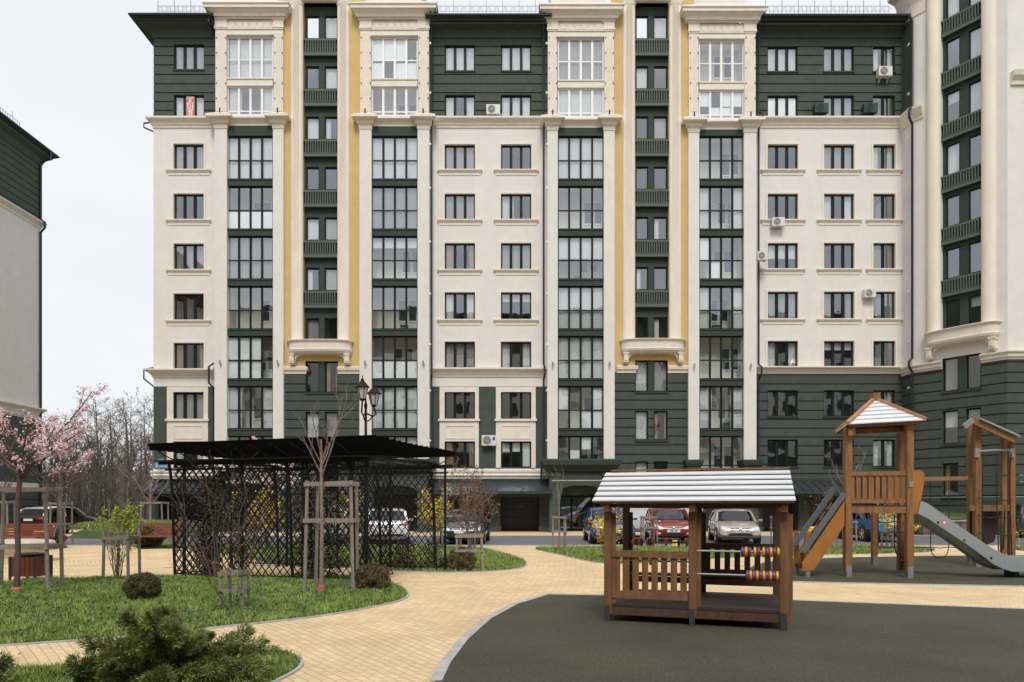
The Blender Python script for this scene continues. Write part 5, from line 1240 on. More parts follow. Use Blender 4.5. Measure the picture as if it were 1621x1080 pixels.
# street lamp
d = 20.0; xl = X(579, d); t = thing('street_lamp', 'black ornate lamp post with two lanterns rising behind the pergola', 'street lamp', (xl, d, 0))
b = MB(); b.lathe((0, 0, 0), [(.16, 0), (.16, .1), (.11, .15), (.10, .6), (.06, .75), (.05, 1.2), (.06, 1.22), (.045, 1.3), (.042, 3.4), (.065, 3.42), (.065, 3.48), (.075, 3.55), (.06, 3.62), (.04, 3.68), (.036, 4.45), (.055, 4.5), (.03, 4.6), (.02, 4.75)], 12); b.local('pole', 'black_metal', t, True)
for s, y in ((-1, 0), (1, .35)):
    x = .0; 
    ox, oy, oz = (-.06, -.18, 4.62) if s < 0 else (.20, .2, 4.50)
    b = MB(); b.tube([(0, 0, 4.3), (ox*.9, oy*.6, 4.22), (ox*1.3, oy*1.1, 4.3), (ox, oy, oz)], .025, 8); b.tube([(0, 0, 4.05), (ox*.5, oy*.3, 4.1), (ox*.9, oy*.8, 4.25)], .018, 8); b.local('arm', 'black_metal', t, True)
    b = MB(); b.lathe((ox, oy, oz), [(.02, 0), (.07, .02), (.09, .05), (.06, .07)], 6); lb = b.local('lantern_base', 'black_metal', t)
    b = MB(); b.lathe((ox, oy, oz+.07), [(.085, 0), (.16, .32)], 6); b.local('lantern_glass', 'milk_glass', lb)
    b = MB()
    for j in range(6):
        a = 2*math.pi*j/6; b.bar((ox+.088*math.cos(a), oy+.088*math.sin(a), oz+.07), (ox+.165*math.cos(a), oy+.165*math.sin(a), oz+.39), .016)
    b.local('lantern_frame', 'black_metal', lb)
    b = MB(); b.lathe((ox, oy, oz+.39), [(.21, 0), (.225, .015), (.19, .04), (.12, .12), (.07, .18), (.05, .2), (.06, .23), (.03, .26), (.012, .3), (.02, .33), (.002, .38)], 6); b.local('lantern_cap', 'black_metal', lb)
# yellow lawn sign, yellow bin, retaining wall
c = G(1071, 869); t = thing('lawn_sign', 'small yellow and white sign on a stick in the lawn behind the play house', 'sign', tuple(c))
b = MB(); b.box((-.012, -.01, 0), (.012, .01, .1)); b.local('stick', 'grey_metal', t)
b = MB(); b.bar((0, 0, .1), (0, .02, .32), .30, .01, up=(0, 1, 0)); b.local('board', 'plastic_yellow', t)
b = MB(); b.box((-.12, -.012, .2), (-.04, -.007, .29)); b.box((.0, -.012, .22), (.11, -.007, .24)); b.local('mark', 'plate_white', t)
c = G(1284, 852); t = thing('grit_bin', 'yellow plastic grit bin beyond the stair of the slide tower', 'grit bin', tuple(c))
b = MB(); b.loft([[(x*s_, y*s_, z) for x, y in ((-.3, -.2), (.3, -.2), (.3, .2), (-.3, .2))] for s_, z in ((.9, 0), (1, .45), (1.06, .46), (1.06, .5), (.9, .56))]); b.local('box', 'plastic_yellow', t)
t = thing('retaining_wall', 'low curved brown stone retaining wall below the right corner tower', 'retaining wall', (22, 34.5, 0))
b = MB(); cornice(b, [(X(1448, 37.5), 37.5), (X(1462, 36), 36), (X(1490, 35.5), 35.5), (X(1530, 36), 36)], [(-.3, -.05), (.0, -.05), (.0, .75), (-.3, .75)]); b.build('masonry', 'stonewall', t)
b = MB(); cornice(b, [(X(1448, 37.5), 37.5), (X(1462, 36), 36), (X(1490, 35.5), 35.5), (X(1530, 36), 36)], [(-.34, .75), (.05, .75), (.05, .83), (-.34, .83)]); b.build('coping', 'kerb', t)
b = MB(); q = [Vector((X(1450, 37), 37.3, 0)), Vector((X(1465, 36.3), 36.4, 0)), Vector((X(1530, 36.3), 36.3, 0)), Vector((27, 36.45, 0)), Vector((24, 39.8, 0)), Vector((23.2, 40.3, 0))]
b.loft([[p+zz_(0) for p in q], [p+zz_(.74) for p in q], [q[0]*.6+q[4]*.4+zz_(1.0), q[1]*.6+q[4]*.4+zz_(1.05), q[2]*.6+q[4]*.4+zz_(1.1), q[3]*.8+q[4]*.2+zz_(1.1), q[4]+zz_(1.2), q[5]+zz_(1.1)]]); struct(b.build('lawn', 'lawn_base'), 'grass bank held by the stone retaining wall', 'lawn')
v = []
for i in range(5200):
    x, y = nrg.uniform(21.9, 26.8), nrg.uniform(36.2, 40.2)
    if inpoly(np.array([x]), np.array([y]), q)[0]:
        z = np.interp(y, [36.3, 37, 40], [.74, .88, 1.2]); a = nrg.uniform(0, 6.28); w_ = .012; h_ = nrg.uniform(.08, .18)
        v.append([(x-w_*math.cos(a), y-w_*math.sin(a), z-.02), (x+w_*math.cos(a), y+w_*math.sin(a), z-.02), (x+nrg.uniform(-.06, .06), y, z+h_)])
tag(fastmesh('grass', np.array(v), 3, ['grass']), 'green grass on the bank below the corner tower', 'grass', None, 'stuff')
# ================================================================ CARS
def car(label, px, ybase, yaw, kind, paint, cat='car', L=4.2, W=1.74, Hh=1.5, roofm=None, plate=None, d=None, clad=False, dot=None):
    c = G(px, ybase) if d is None else Vector((X(px, d), d, 0))
    t = thing('parked_car' if kind != 'van' else 'parked_van', label, cat, (c.x, c.y, .0), 'vehicles parked along the road', R(yaw))
    K = {'hatch': [(0, .40, .62, .62, .78), (.015, .60, .74, .74, .88), (.06, .74, .86, .86, .95), (.15, .84, .94, .94, .99), (.25, .90, 1.0, 1.0, 1.0), (.40, .93, 1.44, .99, .82), (.47, .94, 1.53, .99, .83), (.62, .95, 1.56, 1.0, .83), (.80, .97, 1.53, 1.0, .82), (.87, .98, 1.46, .99, .8), (.965, .99, 1.02, .97, .85), (.99, .9, .92, .92, .85), (1, .5, .55, .55, .80)],
         'sedan': [(0, .40, .56, .56, .78), (.015, .56, .68, .68, .88), (.06, .68, .78, .78, .95), (.16, .76, .87, .87, .99), (.28, .84, .93, .93, 1.0), (.42, .88, 1.36, .99, .79), (.50, .90, 1.44, .99, .80), (.62, .91, 1.45, 1.0, .80), (.74, .93, 1.38, 1.0, .78), (.86, .96, 1.02, .99, .80), (.96, .95, 1.0, .96, .86), (.99, .85, .9, .92, .84), (1, .5, .55, .55, .80)],
         'suv': [(0, .48, .72, .72, .80), (.015, .68, .86, .86, .90), (.06, .84, .98, .98, .96), (.15, .92, 1.05, 1.05, 1), (.25, .98, 1.10, 1.0, 1.0), (.38, 1.01, 1.55, .99, .82), (.45, 1.02, 1.63, .99, .83), (.62, 1.04, 1.66, 1.0, .83), (.82, 1.06, 1.62, 1.0, .82), (.90, 1.07, 1.52, .99, .80), (.97, 1.07, 1.1, .97, .86), (.99, .98, 1.0, .95, .87), (1, .6, .65, .65, .82)],
         'van': [(0, .5, .75, .75, .85), (.01, .75, .95, .95, .93), (.04, .9, 1.1, 1.1, .97), (.12, 1.05, 1.3, 1.3, .97), (.16, 1.2, 1.5, 1.0, .95), (.27, 1.25, 2.25, 1, .86), (.33, 1.25, 2.38, 1, .88), (.6, 1.25, 2.42, 1, .88), (.97, 1.25, 2.4, 1, .88), (.99, 1.2, 2.35, .99, .87), (1, .8, 2.2, .97, .86)]}[kind]
    sc_ = Hh/max(k[2] for k in K); zb = .22*Hh/1.5; hw = W/2
    def ring(s, zbelt, zr, wf, rf):
        zbelt *= sc_; zr *= sc_; x = L/2-s*L; w_ = hw*(wf if kind != 'x' else 1)
        wf = w_/hw
        if s < .005: w_ = hw*.84
        elif s < .02 or s > .985: w_ = hw*.93
        elif s < .1: w_ = hw*.985
        elif s > .94: w_ = hw*.98
        else: w_ = hw
        rr = w_*rf
        zb_ = zb+(.10 if s < .02 or s > .985 else 0)
        fl_ = max(zr-.07, zbelt+.0) if zr-zbelt > .2 else (zbelt*.45+zr*.55)
        wm = w_*.985 if zr-zbelt > .2 else w_*.97
        return [(x, 0, zb_), (x, w_*.90, zb_), (x, w_*.985, zb_+.08), (x, w_, zb_+(zbelt-zb_)*.45), (x, w_*.995, zb_+(zbelt-zb_)*.72), (x, wm*.96, zbelt), (x, rr if zr-zbelt > .2 else w_*.90, fl_), (x, (rr*.86) if zr-zbelt > .2 else w_*.70, zr-.012), (x, 0, zr)]
    rings = [ring(*k) for k in K]; FULL = MB()
    n = len(rings[0]); body = MB(); gl = MB(); rf = MB(); cl = MB()
    cab = [i for i, k in enumerate(K) if k[2]-k[1] > .3]; i0, i1 = cab[0], cab[-1]
    for side in (1, -1):
        V = [[(p[0], p[1]*side, p[2]) for p in r_] for r_ in rings]
        for i in range(len(V)-1):
            for j in range(n-1):
                q = [V[i][j], V[i+1][j], V[i+1][j+1], V[i][j+1]]
                glass_side = (j == 5 and i0-1 <= i <= i1 and not (kind == 'van' and i > i0+1))
                ws = (i == i0-1 and j >= 6); rw = (i == i1 and j >= 6 and kind != 'van')
                tgt = 0
                if ws or rw: tgt = 2
                elif glass_side: tgt = 2
                elif j >= 6 and i0 <= i < i1: tgt = 1
                elif clad and j <= 2: tgt = 3
                FULL.add(q, [(0, 1, 2, 3) if side < 0 else (3, 2, 1, 0)], tgt)
        for e in (0, -1): FULL.add([V[e][j] for j in range(n)], [tuple(range(n))], 0)
    import bmesh
    me = FULL.mesh('tmp', [paint]*4); bm = bmesh.new(); bm.from_mesh(me); bmesh.ops.remove_doubles(bm, verts=bm.verts, dist=.0005); bmesh.ops.recalc_face_normals(bm, faces=bm.faces)
    cr = bm.edges.layers.float.get('crease_edge') or bm.edges.layers.float.new('crease_edge')
    for e in bm.edges:
        mi = {f.material_index for f in e.link_faces}
        if len(mi) > 1: e[cr] = .55
        if len(e.link_faces) == 2 and abs(e.verts[0].co.z-e.verts[1].co.z) < .02 and all(v.co.z < zb+.02 for v in e.verts): e[cr] = .9
    bm.to_mesh(me); bm.free()
    to = bpy.data.objects.new('tmp', me); col.objects.link(to); sm = to.modifiers.new('s', 'SUBSURF'); sm.levels = 2; bpy.context.view_layer.update()
    fm_ = bpy.data.meshes.new_from_object(to.evaluated_get(bpy.context.evaluated_depsgraph_get())); bpy.data.objects.remove(to)
    vv = [tuple(v.co) for v in fm_.vertices]
    for q in fm_.polygons:
        tgt = (body, rf, gl, cl)[q.material_index]; tgt.add([vv[k_] for k_ in q.vertices], [tuple(range(len(q.vertices)))])
    def fin(mb, nm, mt, par):
        import bmesh
        me = mb.mesh(nm, mt); bm = bmesh.new(); bm.from_mesh(me); bmesh.ops.remove_doubles(bm, verts=bm.verts, dist=.0005); bmesh.ops.recalc_face_normals(bm, faces=bm.faces); bm.to_mesh(me); bm.free()
        me.shade_smooth(); me.set_sharp_from_angle(angle=R(38)); return link(nm, me, par)
    bo = fin(body, 'body', paint, t); fin(rf, 'roof', roofm or paint, t); fin(gl, 'window_glass', 'car_glass', t)
    if clad: fin(cl, 'sill_cladding', 'plastic_black', t)
    # pillars
    for side in (1, -1):
        pil = MB(); V = [[Vector((p[0], p[1]*side, p[2])) for p in r_] for r_ in rings]
        o_ = Vector((0, side*.006, .004))
        pil.bar(V[i0-1][6]+o_, V[i0][6]+o_, .07, .05); 
        if kind != 'van': pil.bar(V[i1+1][6]+o_, V[i1][6]+o_, .10, .06)
        m_ = (i0+i1)//2
        pil.bar(V[m_][5]+o_, V[m_][6]+o_, .06, .03); 
        for i in range(i0, i1): pil.bar(V[i][6]+o_, V[i+1][6]+o_, .03, .035)
        pil.local('pillar', roofm or paint, t)
    # interior dark tub and seats
    si = MB(); si.box((L*.22, -hw*.8, .3), (-L*.33, hw*.8, K[i0][1]*sc_-.06))
    for x in (.03, -.2):
        for s in (-.42, .42): si.box((L*x, s*hw-.2, .6), (L*x-.14, s*hw+.2, K[i0][2]*sc_-.28))
    si.local('seats', 'plastic_black', t)
    # wheels
    wr = .315*Hh/1.5 if kind != 'suv' else .35*Hh/1.6
    for fx, wn in ((L*.315, 'f'), (-L*.30, 'r')):
        for s in (1, -1):
            b = MB(); y = s*hw
            b.loft([[(fx+(wr+.065)*math.cos(2*math.pi*j/24), y-s*.2+s*.212*q, wr+(wr+.065)*math.sin(2*math.pi*j/24)) for j in range(24)] for q in (0, 1)]); b.local('wheel_arch', 'plastic_black', t)
            b = MB(); b.loft([[(fx+r_*math.cos(2*math.pi*j/24), y+s*o_, wr+r_*math.sin(2*math.pi*j/24)) for j in range(24)] for r_, o_ in ((wr, -.18), (wr, .012), (wr*.94, .024), (wr*.68, .026))]); wo = b.local('wheel', 'rubber_tyre', t, True)
            b = MB()
            for j in range(5):
                a = 2*math.pi*j/5+.3; b.bar((fx, y+s*.024, wr), (fx+wr*.66*math.cos(a), y+s*.03, wr+wr*.66*math.sin(a)), .06, .012, up=(0, s, 0))
            b.tube([(fx+wr*.67*math.cos(2*math.pi*j/20), y+s*.028, wr+wr*.67*math.sin(2*math.pi*j/20)) for j in range(21)], .014, 5); b.local('rim', 'chrome', wo)
    # front and rear details, laid onto the shell
    from mathutils.bvhtree import BVHTree
    bv = BVHTree.FromPolygons(vv, [tuple(q.vertices) for q in fm_.polygons])
    def pj(y, z, sx):
        h_ = bv.ray_cast(Vector((sx*L, y, z)), Vector((-sx, 0, 0)))
        return h_[0].x if h_[0] is not None else sx*(L/2-.25)
    def patch(nm, mt, fn, sx, par, nu=6, nv=4, off=.012, th=.03):
        b = MB(); P_ = [[fn(i/nu, j/nv) for j in range(nv+1)] for i in range(nu+1)]
        for q, o_ in ((1, off), (0, -th)):
            b.v += [(pj(y, z, sx)+sx*o_, y, z) for r_ in P_ for y, z in r_]
        n1 = (nu+1)*(nv+1)
        for i in range(nu):
            for j in range(nv): k_ = i*(nv+1)+j; b.f.append((k_, k_+1, k_+nv+2, k_+nv+1)); b.m.append(0)
        ed = [i*(nv+1) for i in range(nu+1)]+[nu*(nv+1)+j for j in range(1, nv+1)]+[i*(nv+1)+nv for i in range(nu-1, -1, -1)]+[j for j in range(nv-1, 0, -1)]
        for a_, c_ in zip(ed, ed[1:]+ed[:1]): b.f.append((a_, c_, c_+n1, a_+n1)); b.m.append(0)
        return b.local(nm, mt, par, True)
    zl = K[2][1]*sc_-.03; zlow = zb+.12
    for s in (1, -1):
        patch('headlight', 'lamp_lens', lambda u_, v_: (s*hw*(.50+.43*u_), zl-.085+.04*u_+v_*(.09+.075*u_)), 1, t)
        patch('fog_light', 'lamp_lens', lambda u_, v_: (s*hw*(.62+.16*u_), zlow+.06+v_*.07), 1, t, 3, 2)
        patch('tail_light', 'red_lens', lambda u_, v_: (s*hw*(.55+.40*u_), K[-3][1]*sc_-.17+.02*u_+v_*(.08+.08*u_)), -1, t)
        b = MB(); zm_ = K[i0][1]*sc_; b.loft([[(L*.22+.11*a_, s*(hw+.02+.19*c_), zm_+.02+.11*e_) for a_, c_, e_ in r_] for r_ in (((0, 0, .2), (0, 0, .8), (0, 1, 1), (0, 1, 0)), ((1, .1, .3), (1, .1, .7), (1, .8, .8), (1, .8, .15)))]); b.bar((L*.2+.06, s*(hw-.08), zm_+.02), (L*.2+.08, s*(hw+.05), zm_+.05), .04); b.local('mirror', paint, t)
    gr_ = patch('grille', 'plastic_black', lambda u_, v_: (hw*(-.42+.84*u_), zl-.10+v_*.10), 1, t, 8, 2, .006)
    patch('grille_trim', 'chrome', lambda u_, v_: (hw*(-.42+.84*u_), zl+.002+v_*.016), 1, gr_, 8, 1, .014)
    patch('grille_trim', 'chrome', lambda u_, v_: (hw*(-.40+.80*u_), zl-.055+v_*.008), 1, gr_, 8, 1, .012)
    xg = pj(0, zl-.04, 1); b = MB(); b.loft([[(xg+o_, .055*math.cos(a)*k, zl-.04+.05*math.sin(a)*k) for a in [2*math.pi*j_/10 for j_ in range(10)]] for k, o_ in ((1, .0), (1, .022), (.7, .03))]); b.local('badge', 'chrome', gr_)
    patch('air_intake', 'plastic_black', lambda u_, v_: (hw*(-.56+1.12*u_)*(1-.12*v_), zlow+.015+v_*.10), 1, t, 8, 2, .006)
    patch('rear_bumper_trim', 'plastic_black', lambda u_, v_: (hw*(-.75+1.5*u_), zlow+v_*.10), -1, t, 8, 2, .008)
    patch('wiper', 'ink', lambda u_, v_: (hw*(-.70+1.3*u_), K[i0-1][2]*sc_+.012+v_*.014), 1, t, 8, 1, .02)
    for sx in (1, -1):
        zc = zlow+.14 if sx > 0 else K[-3][1]*sc_-.24
        xp = max(sx*pj(y_, z_, sx) for y_ in (-.2, 0, .2) for z_ in (zc, zc+.11)); b = MB(); b.box((sx*(xp+.004), -.26, zc), (sx*(xp+.020), .26, zc+.115)); pl = b.local('number_plate', 'plate_white', t)
        if plate: text_on(plate, .12, pl, (sx*(xp+.022), 0, zc+.055), 'ink', (R(90), 0, R(90) if sx > 0 else R(-90)), 'lettering', .82)
    # door seams and handles
    for s in (1, -1):
        b = MB()
        for x in (.18, -.03, -.22): b.box((L*x-.004, s*(hw-.02), zb+.11), (L*x+.004, s*(hw+.0025), K[i0][1]*sc_*.93))
        b.box((L*.18, s*(hw-.02), zb+.11), (-L*.22, s*(hw+.0025), zb+.118))
        b.local('door_seam', 'ink', t)
    for s in (1, -1):
        for x in (.02, -.17): b = MB(); b.box((L*x, s*(hw-.01), K[i0][1]*sc_*.84), (L*x+.15, s*(hw+.02), K[i0][1]*sc_*.84+.025)); b.local('door_handle', paint, t)
    return t
car('dark two tone maroon estate car with white roof beside the forest', 93, 845, 84, 'suv', 'car_maroon', L=4.3, W=1.8, Hh=1.56, roofm='car_white', d=38.5)
car('white car seen from behind through the pergola lattice', 614, 862, 99, 'hatch', 'car_white', L=4.3, W=1.78, Hh=1.5, d=29.5)
car('pale silver car half hidden behind the left of the pergola', 520, 862, 103, 'suv', 'car_silver', L=4.2, W=1.76, Hh=1.55, d=29.8)
car('dark grey blue car behind the brown shrub right of the pergola', 738, 862, -92, 'sedan', 'car_dark', L=4.4, W=1.8, Hh=1.45, d=29.6)
car('deep blue crossover behind the left post of the play house', 962, 861, -91, 'suv', 'car_blue', L=4.3, W=1.82, Hh=1.55, d=29.8)
car('red hatchback facing the play house with its left side shaded', 1057, 860, -96, 'hatch', 'car_red', L=4.05, W=1.74, Hh=1.53, plate='OM 165', d=30.2)
car('beige sedan facing the camera right of the red hatchback', 1160, 860, -100, 'sedan', 'car_beige', L=4.4, W=1.74, Hh=1.46, plate='A 179 EX 39', d=30.0)
car('bright sky blue crossover seen from behind under the slide tower', 1378, 858, 86, 'suv', 'car_skyblue', L=4.3, W=1.82, Hh=1.56, d=31.2, clad=True)
car('dark grey off roader cut off by the right photo edge', 1640, 848, 60, 'suv', 'car_grey', L=4.7, W=1.9, Hh=1.72, d=34.5)
car('white delivery van standing behind the red and blue cars', 1022, 845, 175, 'van', 'car_white', 'van', L=5.4, W=2.0, Hh=2.3, d=34.6)
# ================================================================ VEGETATION
def grow(b, p, dv, ln, r, depth, rr, spread=.5, segs=4, kids=3, upw=.12, crook=.12, tips=None, minr=.003, ratio=.68, sides=None, start=.3, pts_out=None):
    pts = [Vector(p)]; rad = [r]; d = Vector(dv).normalized()
    for i in range(segs):
        d = (d+Vector((rr.gauss(0, crook), rr.gauss(0, crook), rr.gauss(0, crook)+upw))).normalized()
        pts.append(pts[-1]+d*ln/segs); rad.append(max(minr, r*(1-.6*(i+1)/segs)))
    n = sides or (6 if r > .05 else (4 if r > .012 else 3))
    b.tube(pts, rad, n, cap=False)
    if tips is not None and depth <= 1: tips += pts[1:]
    if depth <= 0: return
    for k in range(kids if depth > 0 else 0):
        f = start+(1-start)*(k+rr.random())/kids; i = min(segs-1, int(f*segs)); q = pts[i].lerp(pts[i+1], f*segs-i)
        dd = (pts[i+1]-pts[i]).normalized(); s = Vector((rr.gauss(0, 1), rr.gauss(0, 1), rr.gauss(0, .6))); s = (s-dd*s.dot(dd)).normalized()
        nd = (dd*(1-spread*.5)+s*spread).normalized()
        grow(b, q, nd, ln*ratio*rr.uniform(.7, 1.15)*(1-.35*f), max(minr, rad[i]*.62), depth-1, rr, spread, max(2, segs-1), kids, upw, crook, tips, minr, ratio, None, .2)
def bare_tree(name, label, cat, loc, h, r, seed, group=None, trunk_frac=.4, depth=4, kids=4, spread=.55, ratio=.62, mt='bark', mt2=None, crook=.08, upw=.1, minr=.004, lean=(0, 0), nl=7):
    rr = random.Random(seed); t = thing(name, label, cat, tuple(loc), group)
    b = MB(); pts = [Vector((0, 0, -.1))]; rad = [r*1.25]; d = Vector((lean[0], lean[1], 1)).normalized(); S = 8
    top = h*.92
    for i in range(S): d = (d+Vector((rr.gauss(0, crook*.5), rr.gauss(0, crook*.5), .1))).normalized(); pts.append(pts[-1]+d*top/S); rad.append(r*(1-.93*((i+1)/S)**.9)+minr)
    b.tube(pts, rad, 8, cap=False); b.local('trunk', mt, t, True)
    c = MB()
    for k in range(nl):
        f = trunk_frac+(1-trunk_frac)*(k+rr.random()*.8)/nl; f = min(.98, f); i = min(S-1, int(f*S)); q = pts[i].lerp(pts[i+1], f*S-i)
        a = k*2.4+rr.random(); el = rr.uniform(.35, .9)
        grow(c, q, (math.cos(a)*spread*1.6, math.sin(a)*spread*1.6, el), h*.36*rr.uniform(.7, 1.1)*(1.15-f*.75), max(minr, rad[i]*.5), depth-1, rr, spread, 4, kids, upw, crook*1.6, None, minr, ratio)
    c.local('crown', mt2 or mt, t)
    return t
def copy_tree(src, loc, rz, s, label=None):
    r_ = src.copy(); col.objects.link(r_); r_.location = loc; r_.rotation_euler = (0, 0, rz); r_.scale = (s, s, s)
    if label: r_['label'] = label
    for ch in list(src.children):
        c = ch.copy(); col.objects.link(c); c.parent = r_
    return r_
# forest
FORG = 'bare trees of the wood beyond the houses'
def fpos(px, d): return Vector((X(px, d), d, 0))
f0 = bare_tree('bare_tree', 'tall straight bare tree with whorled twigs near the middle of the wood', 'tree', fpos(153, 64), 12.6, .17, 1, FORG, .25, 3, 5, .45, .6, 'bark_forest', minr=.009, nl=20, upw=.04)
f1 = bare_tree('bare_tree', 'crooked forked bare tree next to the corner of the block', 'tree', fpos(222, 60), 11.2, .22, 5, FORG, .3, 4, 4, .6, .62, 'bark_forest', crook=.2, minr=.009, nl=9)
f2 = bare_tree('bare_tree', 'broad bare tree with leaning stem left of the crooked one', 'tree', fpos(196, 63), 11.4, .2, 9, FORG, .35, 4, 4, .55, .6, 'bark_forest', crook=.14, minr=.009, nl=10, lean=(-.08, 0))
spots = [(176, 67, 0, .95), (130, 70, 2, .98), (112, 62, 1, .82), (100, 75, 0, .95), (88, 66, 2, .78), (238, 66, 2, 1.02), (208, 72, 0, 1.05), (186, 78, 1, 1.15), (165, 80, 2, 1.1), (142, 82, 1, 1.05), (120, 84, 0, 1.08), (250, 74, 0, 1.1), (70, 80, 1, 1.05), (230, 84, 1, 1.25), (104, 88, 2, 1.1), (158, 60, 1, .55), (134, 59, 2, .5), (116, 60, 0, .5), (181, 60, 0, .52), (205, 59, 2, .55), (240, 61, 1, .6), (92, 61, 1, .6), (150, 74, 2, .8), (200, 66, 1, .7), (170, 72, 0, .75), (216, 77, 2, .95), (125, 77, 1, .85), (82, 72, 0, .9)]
lab = ['slim bare tree standing in the second row of the wood', 'bushy bare tree with many side twigs deep in the wood', 'low bare tree at the front of the wood']
used = {}
for i, (px, d_, k, s) in enumerate(spots):
    src = (f0, f1, f2)[k]
    side = 'left' if px < 120 else ('middle' if px < 190 else 'right')
    sz = 'low' if s < .65 else ('mid height' if s < .96 else 'tall')
    copy_tree(src, fpos(px, d_), i*1.7, s, f"{sz} bare {'slim' if k == 0 else ('crooked' if k == 1 else 'broad')} tree in the {side} part of the wood {'far back' if d_ > 73 else 'near its edge'}")
# undergrowth mass
b = MB(); rr = random.Random(2)
for i in range(520):
    d_ = rr.uniform(64, 100); px = rr.uniform(40, 262); x = X(px, d_); h = rr.uniform(2.5, 8); r_ = rr.uniform(.02, .06)
    lx = rr.gauss(0, .5); pts = [(x, d_, 0), (x+lx*.5+rr.gauss(0, .1), d_, h*.5), (x+lx+rr.gauss(0, .2), d_, h)]
    b.tube(pts, [r_, r_*.7, r_*.2], 3, cap=False)
    for k in range(5):
        f = rr.uniform(.25, 1); a = rr.uniform(0, 6.28); q = Vector(pts[0]).lerp(Vector(pts[2]), f); b.tube([q, q+Vector((math.cos(a)*.6, math.sin(a)*.6, .7)), q+Vector((math.cos(a)*1.0, math.sin(a), 1.6))], [r_*.35, r_*.2, .005], 3, cap=False)
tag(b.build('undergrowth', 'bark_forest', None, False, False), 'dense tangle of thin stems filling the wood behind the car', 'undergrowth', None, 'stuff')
b = MB(); q = [(-75, 108, -.1), (-10, 108, -.1), (-10, 101, 4.8), (-75, 101, 4.8)]
rr = random.Random(4); N = 60
rows = [[(-80+75*i/N, 101+4*j+rr.uniform(-.5, .5), (0, 5.5, 7.5)[j]+rr.uniform(-.8, .8) if j else 0) for i in range(N+1)] for j in range(3)]
b.loft(rows, 0, False, False); tag(b.build('distant_wood', 'wood_far', None, False, False), 'brown far off wood closing the view between the blocks', 'wood', None, 'stuff')
b = MB(); rr = random.Random(8)
# thin dark fence posts in front of wood
FN = thing('mesh_fence', 'thin dark wire fence along the edge of the wood', 'fence', tuple(fpos(160, 56)))
x0, x1 = X(85, 56), X(245, 56)
x = x0
while x < x1: b.bar((x, 56, 0), (x, 56, 1.9), .06); x += 2.5
b.build('post', 'gutter', FN)
b = MB()
for z in [.15+.2*i for i in range(9)]: b.bar((x0, 56, z), (x1, 56, z), .012)
x = x0
while x < x1: b.bar((x, 56, .1), (x, 56, 1.85), .01); x += .25
b.build('wire', 'gutter', FN)
# young trees
bare_tree('young_tree', 'young bare tree between tall stakes in front of the pergola', 'tree', G(508.5, 941), .1, .03, 3) if False else None
def young(label, px, ybase, ytop, yfork, r, seed, mt='bark_pale', collar=True, nb=9, sp=.35, group='young staked trees', depth=2, minr=.0035, lean=0, leafm=None, twig=.8):
    c = G(px, ybase); h = Z(ytop, c.y); hf = Z(yfork, c.y); rr = random.Random(seed)
    t = thing('young_tree', label, 'tree', tuple(c), group)
    b = MB(); b.tube([(0, 0, -.03), (.01, 0, hf*.5), (lean*.5, 0, hf), (lean, 0.0, hf+(h-hf)*.45)], [r*1.15, r, r*.85, r*.45], 8); b.local('trunk', mt, t, True)
    c_ = MB(); tips = []
    for k in range(nb):
        a = k*2.4+rr.random(); q = Vector((lean*.5, 0, hf+(h-hf)*.04*k)); L = (h-hf)*(1.0 if k == 0 else rr.uniform(.45, .85))
        grow(c_, q, (math.cos(a)*sp, math.sin(a)*sp, 1), L, r*.42, depth, rr, .45, 5, 3, .06, .06, tips, minr, .45)
    c_.local('crown', mt, t)
    if collar: b = MB(); b.lathe((0, 0, 0), [(r*1.9, 0), (r*1.9, .15), (r*1.75, .19), (r*1.2, .19)], 12); b.local('trunk_guard', 'terracotta', t, True)
    if leafm:
        cs = np.array([tuple(p) for p in tips]); cs = np.repeat(cs, leafm[2], 0)+nrg.normal(size=(len(cs)*leafm[2], 3))*leafm[3]
        fastmesh('leaf_cluster', leaves(cs, leafm[1], nrg), 4, [leafm[0]], t)
    return t
young('young bare forked tree between tall stakes in front of the pergola', 508.5, 943, 622, 756, .032, 11, nb=8, sp=.5, depth=2, minr=.003)
young('small bare tree in the stake frame before the dark two tone car', 92, 864, 690, 795, .055, 12, 'bark_cherry', False, nb=8, sp=.9)
young('small spreading bare tree behind the red bench', 238, 862, 712, 800, .05, 13, 'bark_pale', False, nb=7, sp=1.0)
young('thin sapling before the entrance door', 885, 868, 742, 800, .03, 14, 'bark_pale', True, nb=5, sp=.25)
young('thin sapling in the stake frame before the red hatchback', 1030, 868, 785, 815, .025, 15, 'bark', False, nb=4, sp=.5)
young('small bare tree with arching twigs behind the slide tower stairs', 1340, 869, 700, 800, .035, 16, 'bark_pale', False, nb=8, sp=.6)
young('thin sapling right of the beige sedan', 1233, 867, 770, 810, .025, 17, 'bark', False, nb=4, sp=.4)
young('slight bare tree at the far left in front of the neighbouring block', 6, 858, 745, 790, .06, 18, 'bark_cherry', False, nb=7, sp=.6)
